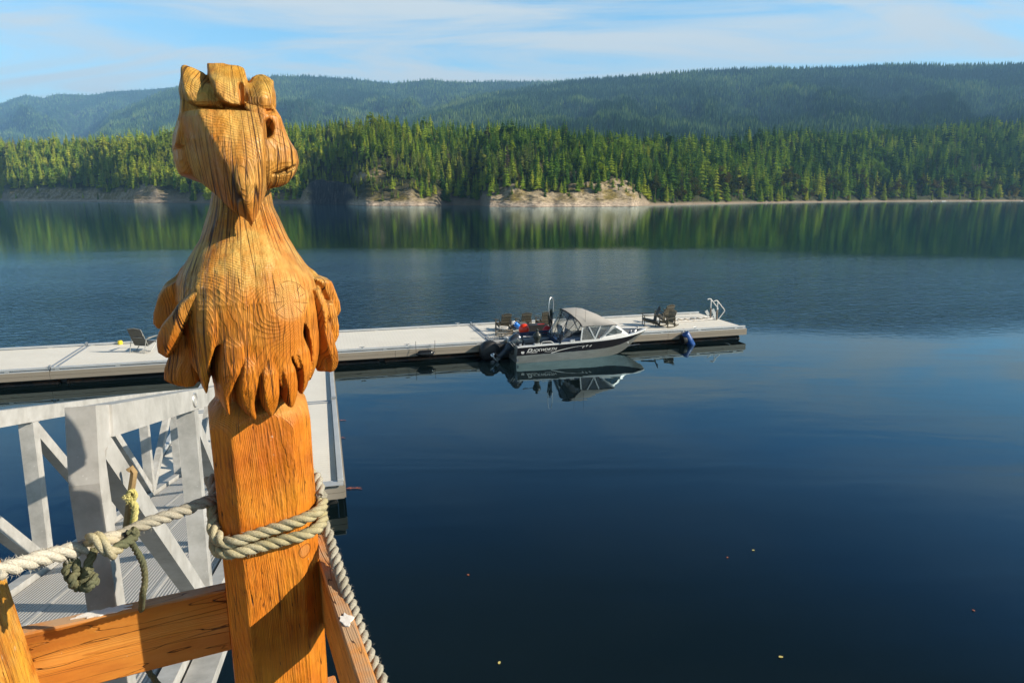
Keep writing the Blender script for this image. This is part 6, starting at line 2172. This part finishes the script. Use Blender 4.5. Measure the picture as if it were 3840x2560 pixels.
lp = PW(-.115 - .84 + .27 - .005, -.02, 0)
lpost = thing('railing_post', 'wooden railing post cut off by the left edge of the picture', 'post', tuple(PW(-.66, -.045, -2.1)), RW)
mb = MB(); w, ch = .115, .040
lpost.rotation_euler = (0, -.10, RW)
lpost.location = tuple(PW(-.61, -.045, -2.1) + Vector((.06, 0, 0)))
mb.prism([(-w, -w + ch), (-w + ch, -w), (w - ch, -w), (w, -w + ch), (w, w - ch), (w - ch, w), (-w + ch, w), (-w, w - ch)], 0, 1.62)
mb.build('post', M_POST, lpost)
mb = MB(); rr = []
for z, k in ((1.62, 1.0), (1.66, .86), (1.69, .6), (1.70, .2)):
    rr.append([(x * k, y * k, z) for x, y in [(-w, -w + ch), (-w + ch, -w), (w - ch, -w), (w, -w + ch), (w, w - ch), (w - ch, w), (-w + ch, w), (-w, w - ch)]])
mb.grid(rr, closed=True); mb.build('rounded_top', M_POST, lpost)

o = board('rail_board', 'wooden rail board leaving the right side of the carved post towards the viewer', 'rail', tuple(PW(.128, -.66, -.925 - .092)), 1.45, .036, .184, RW + math.radians(90))
o = board('rail_board', 'lower wooden rail board seen at the bottom edge right of the carved post', 'rail', tuple(PW(.128, -.70, -1.42)), 1.45, .036, .14, RW + math.radians(90))


def blotch(name, label, pts, c, rz, R=None, th=.003):
    mb = MB(); n = len(pts)
    mb.prism(pts, 0, th)
    o = mb.build(name, M_DROP, None)
    o.location = c; o.rotation_euler = R or (0, 0, rz)
    tag(o, label, 'droppings')
    return o


rb = random.Random(4)
def blobpts(n, rx, ry, seed):
    r = random.Random(seed)
    return [(rx * math.cos(i * 2 * math.pi / n) * r.uniform(.6, 1.15), ry * math.sin(i * 2 * math.pi / n) * r.uniform(.6, 1.15)) for i in range(n)]


blotch('bird_droppings', 'white droppings smeared along the top edge of the left rail board', blobpts(22, .065, .018, 1), tuple(PW(-.40, .073, -1.0245)), RW)
blotch('bird_droppings', 'white dropping spot on top of the right rail board under the rope', blobpts(16, .024, .016, 2), tuple(PW(.128, -.36, -.9245)), RW + 1.57)


# ---- three-strand rope
def rope_mat(name, c1, c2, c3):
    m, g = principled(name)
    tc = g.n('ShaderNodeTexCoord').outputs['Object']
    n = g.noise(tc, 9, 4, .6); f = g.noise(g.scalev(tc, (260, 260, 260)), 1, 3, .7)
    c = g.ramp(n, [(.30, c1), (.50, c2), (.68, c3)])
    c = g.mix(g.mapr(f, .35, .7), tuple(x * .62 for x in c2), c)
    bp = g.n('ShaderNodeBump', {'Height': f, 'Strength': 1, 'Distance': .0022})
    b = g.n('ShaderNodeBsdfPrincipled', {'Base Color': c, 'Roughness': .9, 'Specular IOR Level': .1, 'Normal': bp})
    g.n('ShaderNodeOutputMaterial', {'Surface': b})
    return m


M_R_GREY = rope_mat('weathered_shaded_rope', (.34, .30, .22), (.46, .42, .33), (.55, .50, .40))  # grey also paints the shade on the inner part of the left span
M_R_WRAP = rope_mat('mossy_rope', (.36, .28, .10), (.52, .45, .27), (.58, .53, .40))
M_R_WHITE = rope_mat('sunlit_cream_rope', (.50, .38, .16), (.66, .60, .48), (.72, .68, .58))  # paler copy for the left span, its sunlight put into the colour
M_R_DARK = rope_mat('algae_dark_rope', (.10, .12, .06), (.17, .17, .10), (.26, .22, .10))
M_R_YEL = rope_mat('yellow_poly_rope', (.60, .52, .12), (.70, .63, .25), (.72, .66, .36))


def smooth_path(pts, n_per=14):
    P = [Vector(p) for p in pts]
    out = []
    for i in range(len(P) - 1):
        p0 = P[max(i - 1, 0)]; p1 = P[i]; p2 = P[i + 1]; p3 = P[min(i + 2, len(P) - 1)]
        for k in range(n_per):
            t = k / n_per
            out.append(.5 * ((2 * p1) + (p2 - p0) * t + (2 * p0 - 5 * p1 + 4 * p2 - p3) * t * t + (3 * p1 - p0 - 3 * p2 + p3) * t ** 3))
    out.append(P[-1])
    return out


def resample(P, step):
    d = [0]
    for a, b in zip(P[:-1], P[1:]): d.append(d[-1] + (b - a).length)
    n = max(3, int(d[-1] / step))
    out = []; j = 0
    for i in range(n + 1):
        s = d[-1] * i / n
        while j < len(d) - 2 and d[j + 1] < s: j += 1
        t = (s - d[j]) / max(1e-9, d[j + 1] - d[j])
        out.append(P[j].lerp(P[j + 1], min(1, t)))
    return out, d[-1]


def rope(pts, R, name, mat, parent=None, pitch=None, fuzz=0, seed=1, step=None, per=14, phase=0.0, hand=1):
    pitch = pitch or R * 5.6
    P, L = resample(smooth_path(pts, per), step or R * .42)
    n = len(P)
    T = [(P[min(i + 1, n - 1)] - P[max(i - 1, 0)]).normalized() for i in range(n)]
    U = []
    prev = None
    for t in T:
        if prev is None:
            a = Vector((0, 0, 1)) if abs(t.z) < .9 else Vector((1, 0, 0)); u = t.cross(a).normalized()
        else:
            u = (prev - t * prev.dot(t)).normalized()
        U.append(u); prev = u
    mb = MB()
    ds = L / (n - 1)
    for k in range(3):
        pp = []
        for i in range(n):
            a = phase + k * 2 * math.pi / 3 + hand * 2 * math.pi * i * ds / pitch
            w = T[i].cross(U[i])
            wv = .05 * math.sin(i * .23 + k * 2 + seed) + .04 * math.sin(i * .071 * 3 + k + seed * 2)
            pp.append(P[i] + (U[i] * math.cos(a + wv * 2) + w * math.sin(a + wv * 2)) * R * (.50 + wv))
        mb.tube(pp, [R * (.56 + .035 * math.sin(i * .31 + k * 1.7 + seed) + .02 * math.sin(i * .9 + k)) for i in range(n)], 7, True)
    rr = random.Random(seed)
    for q in range(fuzz):
        i = rr.randrange(n - 1); a = rr.uniform(0, 6.28); w = T[i].cross(U[i])
        nrm = U[i] * math.cos(a) + w * math.sin(a)
        p = P[i] + nrm * R * .95
        d_ = (nrm + T[i] * rr.uniform(-1.2, 1.2) + Vector((rr.uniform(-.4, .4),) * 3)).normalized()
        l = rr.uniform(.004, .011)
        e = T[i] * .0005
        mb.add([p - e, p + e, p + d_ * l + Vector((0, 0, -l * .2))], [(0, 1, 2)])
    return mb.build(name, mat, parent, 70, None, False)


def pwl(px, py, y):
    """pixel -> world point at depth y in the carving's frame"""
    x, z = LP(px, py, y)
    cb, sb = math.cos(BETA), math.sin(BETA)
    return Vector((AX[0] + x * cb - y * sb, AX[1] + x * sb + y * cb, HEYE + z))


RR = .0145
hw = .115 + RR * .9
# main rope: left span, down the left side, two turns round the post, down the right rail
def ringpt(ang, z):
    """point on the rope path round the post; ang 0 = front, + to the right, degrees"""
    a = math.radians(ang)
    s, c = math.sin(a), -math.cos(a)
    k = min(hw / max(abs(s), 1e-6), hw / max(abs(c), 1e-6), (2 * hw - .036) / (abs(s) + abs(c)))
    return PW(s * k, c * k, z)


def zpx(py, y=-.11):
    return LP(1000, py, y)[1]


zL1, zR1 = zpx(1998), zpx(1926)      # first turn
zL2, zR2 = zpx(2047), zpx(2003)
tie = thing('mooring_rope', 'thick three strand rope tied twice round the carved post and running down the right rail', 'rope', tuple(PW(0, 0, -1.0)), 0)
inv = Matrix.Translation(-Vector(tie.location))
def il(ps): return [inv @ Vector(p) for p in ps]
left_end = [(-30, 2146, -.35), (60, 2120, -.31), (160, 2093, -.27), (260, 2066, -.23), (350, 2042, -.19), (440, 2010, -.15), (520, 1975, -.11), (600, 1945, -.08), (690, 1912, -.05), (760, 1884, -.03), (805, 1868, .0)]
def fill(a0, a1, z0, z1, n=9):
    return [ringpt(a0 + (a1 - a0) * i / n, z0 + (z1 - z0) * i / n) for i in range(n + 1)]
wrap1 = fill(-100, -60, zpx(1905), zL1 + .018, 4) + fill(-45, 95, zL1, zR1, 10) + fill(115, 245, zR1 + .004, zL2 + .01, 9) + fill(262, 455, zL2 - .002, zR2, 12) + fill(475, 500, zR2 + .03, zR2 + .08, 2)
rope(il(wrap1), RR, 'wrapped_turns', M_R_WRAP, tie, fuzz=700, per=6)
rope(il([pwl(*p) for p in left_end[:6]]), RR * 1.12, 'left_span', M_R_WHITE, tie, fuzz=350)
rope(il([pwl(*p) for p in left_end[5:]] + [ringpt(-118, zpx(1860))]), RR, 'shaded_span', M_R_GREY, tie, fuzz=120)  # same rope continued, shade put into its greyer colour
# down the right rail
down = [pwl(1178, 1800, .10), pwl(1184, 1850, .07), pwl(1200, 1905, .03), pwl(1214, 1960, -.02), pwl(1236, 2020, -.06), pwl(1262, 2110, -.14), pwl(1300, 2220, -.24), pwl(1345, 2350, -.36), pwl(1392, 2470, -.46), pwl(1450, 2600, -.56)]
rope(il(down), RR * 1.0, 'hanging_run', M_R_GREY, tie, fuzz=500, seed=5)
rope(il([ringpt(60, zR1 + .006), ringpt(88, zR1 + .03), pwl(1186, 1880, .03), pwl(1192, 1850, .06)]), RR, 'crossing', M_R_GREY, tie, fuzz=60)

# thin dark rope knotted on the span, with hanging tail and knot
kn = thing('knotted_line', 'thin mossy line knotted on the rope span, its tail hanging behind the rail board', 'line', tuple(pwl(400, 2050, -.2)), 0)
inv2 = Matrix.Translation(-Vector(kn.location))
def i2(ps): return [inv2 @ Vector(p) for p in ps]
rope(i2([pwl(335, 2030, -.20), pwl(343, 2015, -.235), pwl(362, 2010, -.245), pwl(385, 2038, -.25), pwl(408, 2068, -.245), pwl(428, 2072, -.225), pwl(440, 2052, -.19)]), .0125, 'hitch', M_R_WRAP, kn, pitch=.2, per=10)
rope(i2([pwl(430, 2060, -.22), pwl(455, 2042, -.20), pwl(485, 2030, -.18), pwl(505, 2008, -.15), pwl(495, 1990, -.16)]), .011, 'hitch', M_R_DARK, kn, per=10)
rope(i2([pwl(352, 2055, -.21), pwl(342, 2085, -.215), pwl(328, 2120, -.22), pwl(318, 2160, -.22), pwl(300, 2190, -.215)]), .0095, 'hanging_line', M_R_DARK, kn, per=10)
kc = (300, 2165)
rope(i2([pwl(kc[0] + 34 * math.cos(a) + 4 * a - 8, kc[1] + 30 * math.sin(a) + (10 if int(a * 2) % 2 else 0), -.22 + .018 * math.sin(a * 1.5)) for a in np.linspace(0, 11, 30)]), .0088, 'knot', M_R_DARK, kn, per=5)
rope(i2([pwl(275, 2180, -.22), pwl(250, 2150, -.22), pwl(250, 2120, -.22), pwl(268, 2095, -.22), pwl(285, 2110, -.22), pwl(285, 2150, -.22)]), .0085, 'loop', M_R_DARK, kn, per=8)
rope(i2([pwl(325, 2160, -.22), pwl(350, 2165, -.22), pwl(362, 2175, -.22), pwl(358, 2190, -.22)]), .0065, 'short_tail', M_R_DARK, kn, per=8)
rope(i2([pwl(492, 2030, -.15), pwl(515, 2070, -.13), pwl(538, 2120, -.12), pwl(543, 2175, -.11), pwl(536, 2225, -.10), pwl(532, 2260, -.02), pwl(528, 2330, .13), pwl(530, 2420, .13), pwl(545, 2490, .12), pwl(575, 2540, .10), pwl(620, 2600, .08)]), .0072, 'long_tail', M_R_DARK, kn, per=12)

# faded strap with frayed yellow rope on the gangway truss
st = thing('frayed_rope', 'short brown strap with frayed yellow rope end hanging on the gangway brace', 'rope', tuple(pwl(490, 1850, .5)), 0)
inv3 = Matrix.Translation(-Vector(st.location))
def i3(ps): return [inv3 @ Vector(p) for p in ps]
mb = MB(); mb.tube(i3([pwl(484, 1765, .62), pwl(492, 1755, .62), pwl(502, 1770, .62), pwl(498, 1800, .62), pwl(490, 1850, .62), pwl(482, 1910, .62), pwl(472, 1985, .62)]), .011, 7); mb.build('strap', M_R_DARK if False else simple('brown_weathered_strap', (.30, .20, .09), .8, 0, .3, 20), st, 50)
rope(i3([pwl(487, 1862, .60), pwl(497, 1880, .60), pwl(507, 1900, .60), pwl(503, 1940, .60), pwl(497, 1990, .60)]), .0105, 'yellow_rope', M_R_YEL, st, fuzz=60)
rope(i3([pwl(480, 1860, .60), pwl(490, 1840, .60), pwl(506, 1848, .60), pwl(504, 1870, .60), pwl(484, 1880, .60), pwl(478, 1866, .6)]), .008, 'yellow_knot', M_R_YEL, st, fuzz=80)
rope(i3([pwl(490, 1868, .60), pwl(474, 1866, .60), pwl(463, 1858, .60)]), .006, 'frayed_end', M_R_YEL, st, fuzz=80)

# floating leaf bits
M_LEAF = simple('yellow_leaf', (.62, .50, .16), .6)
M_LEAFR = simple('rust_leaf', (.45, .12, .04), .6)
for i, (px, py, s_, mt, lb) in enumerate([(2928, 2463, .030, M_LEAF, 'pale yellow leaf floating on the dark water, lower right'), (1873, 2484, .028, M_LEAF, 'yellow green leaf floating near the bottom edge right of the post'),
                                      (1755, 2155, .022, M_LEAFR, 'rust coloured leaf floating on the dark water right of the carved post'), (2728, 2090, .02, M_LEAFR, 'small rusty leaf floating in the middle of the dark water'),
                                      (3650, 2288, .02, M_LEAFR, 'small red leaf floating near the right edge of the water'), (2825, 2063, .025, M_LEAF, 'sliver of pale leaf floating right of centre')]):
    mb = MB(); n = 12
    vs = [(s_ * 1.2 * math.cos(a), s_ * .7 * math.sin(a) * (1 + .2 * math.cos(3 * a)), .004 + .01 * abs(math.sin(a))) for a in np.linspace(0, 6.283, n + 1)[:-1]]
    vs += [(x, y, z - .003) for x, y, z in vs]
    mb.add(vs, [tuple(range(n)), tuple(range(n, 2 * n))[::-1]] + [(k, (k + 1) % n, n + (k + 1) % n, n + k) for k in range(n)])
    o = mb.build('floating_leaf', mt, None); p = atz(px, py, .005); o.location = tuple(p); o.rotation_euler = (0, 0, i * 1.3)
    tag(o, lb, 'leaf')
# needles caught along the stem dock
for i, (px, py, lb) in enumerate([(1315, 1832, 'tangle of reddish twigs floating off the near corner of the dock'), (1277, 1642, 'small twig tuft floating beside the dock right of the post'), (1282, 1576, 'farther small twig tuft floating beside the dock')]):
    mb = MB(); r = random.Random(i); k = [1.0, .5, .5][i]
    mb.tube([(-.26 * k, .03, .012), (-.08 * k, -.02, .02), (.1 * k, .02, .015), (.28 * k, -.03, .012)], .005, 5)
    for q in range(26):
        p = Vector((r.uniform(-.20, .20) * k, 0, .014)); d_ = Vector((r.uniform(-1, 1), r.uniform(-.6, .6), r.uniform(-.02, .25))) * .09 * k
        mb.tube([p, p + d_], .003, 3, False)
    o = mb.build('floating_twigs', M_LEAFR, None); p = atz(px, py, .005); o.location = tuple(p); tag(o, lb, 'twigs')
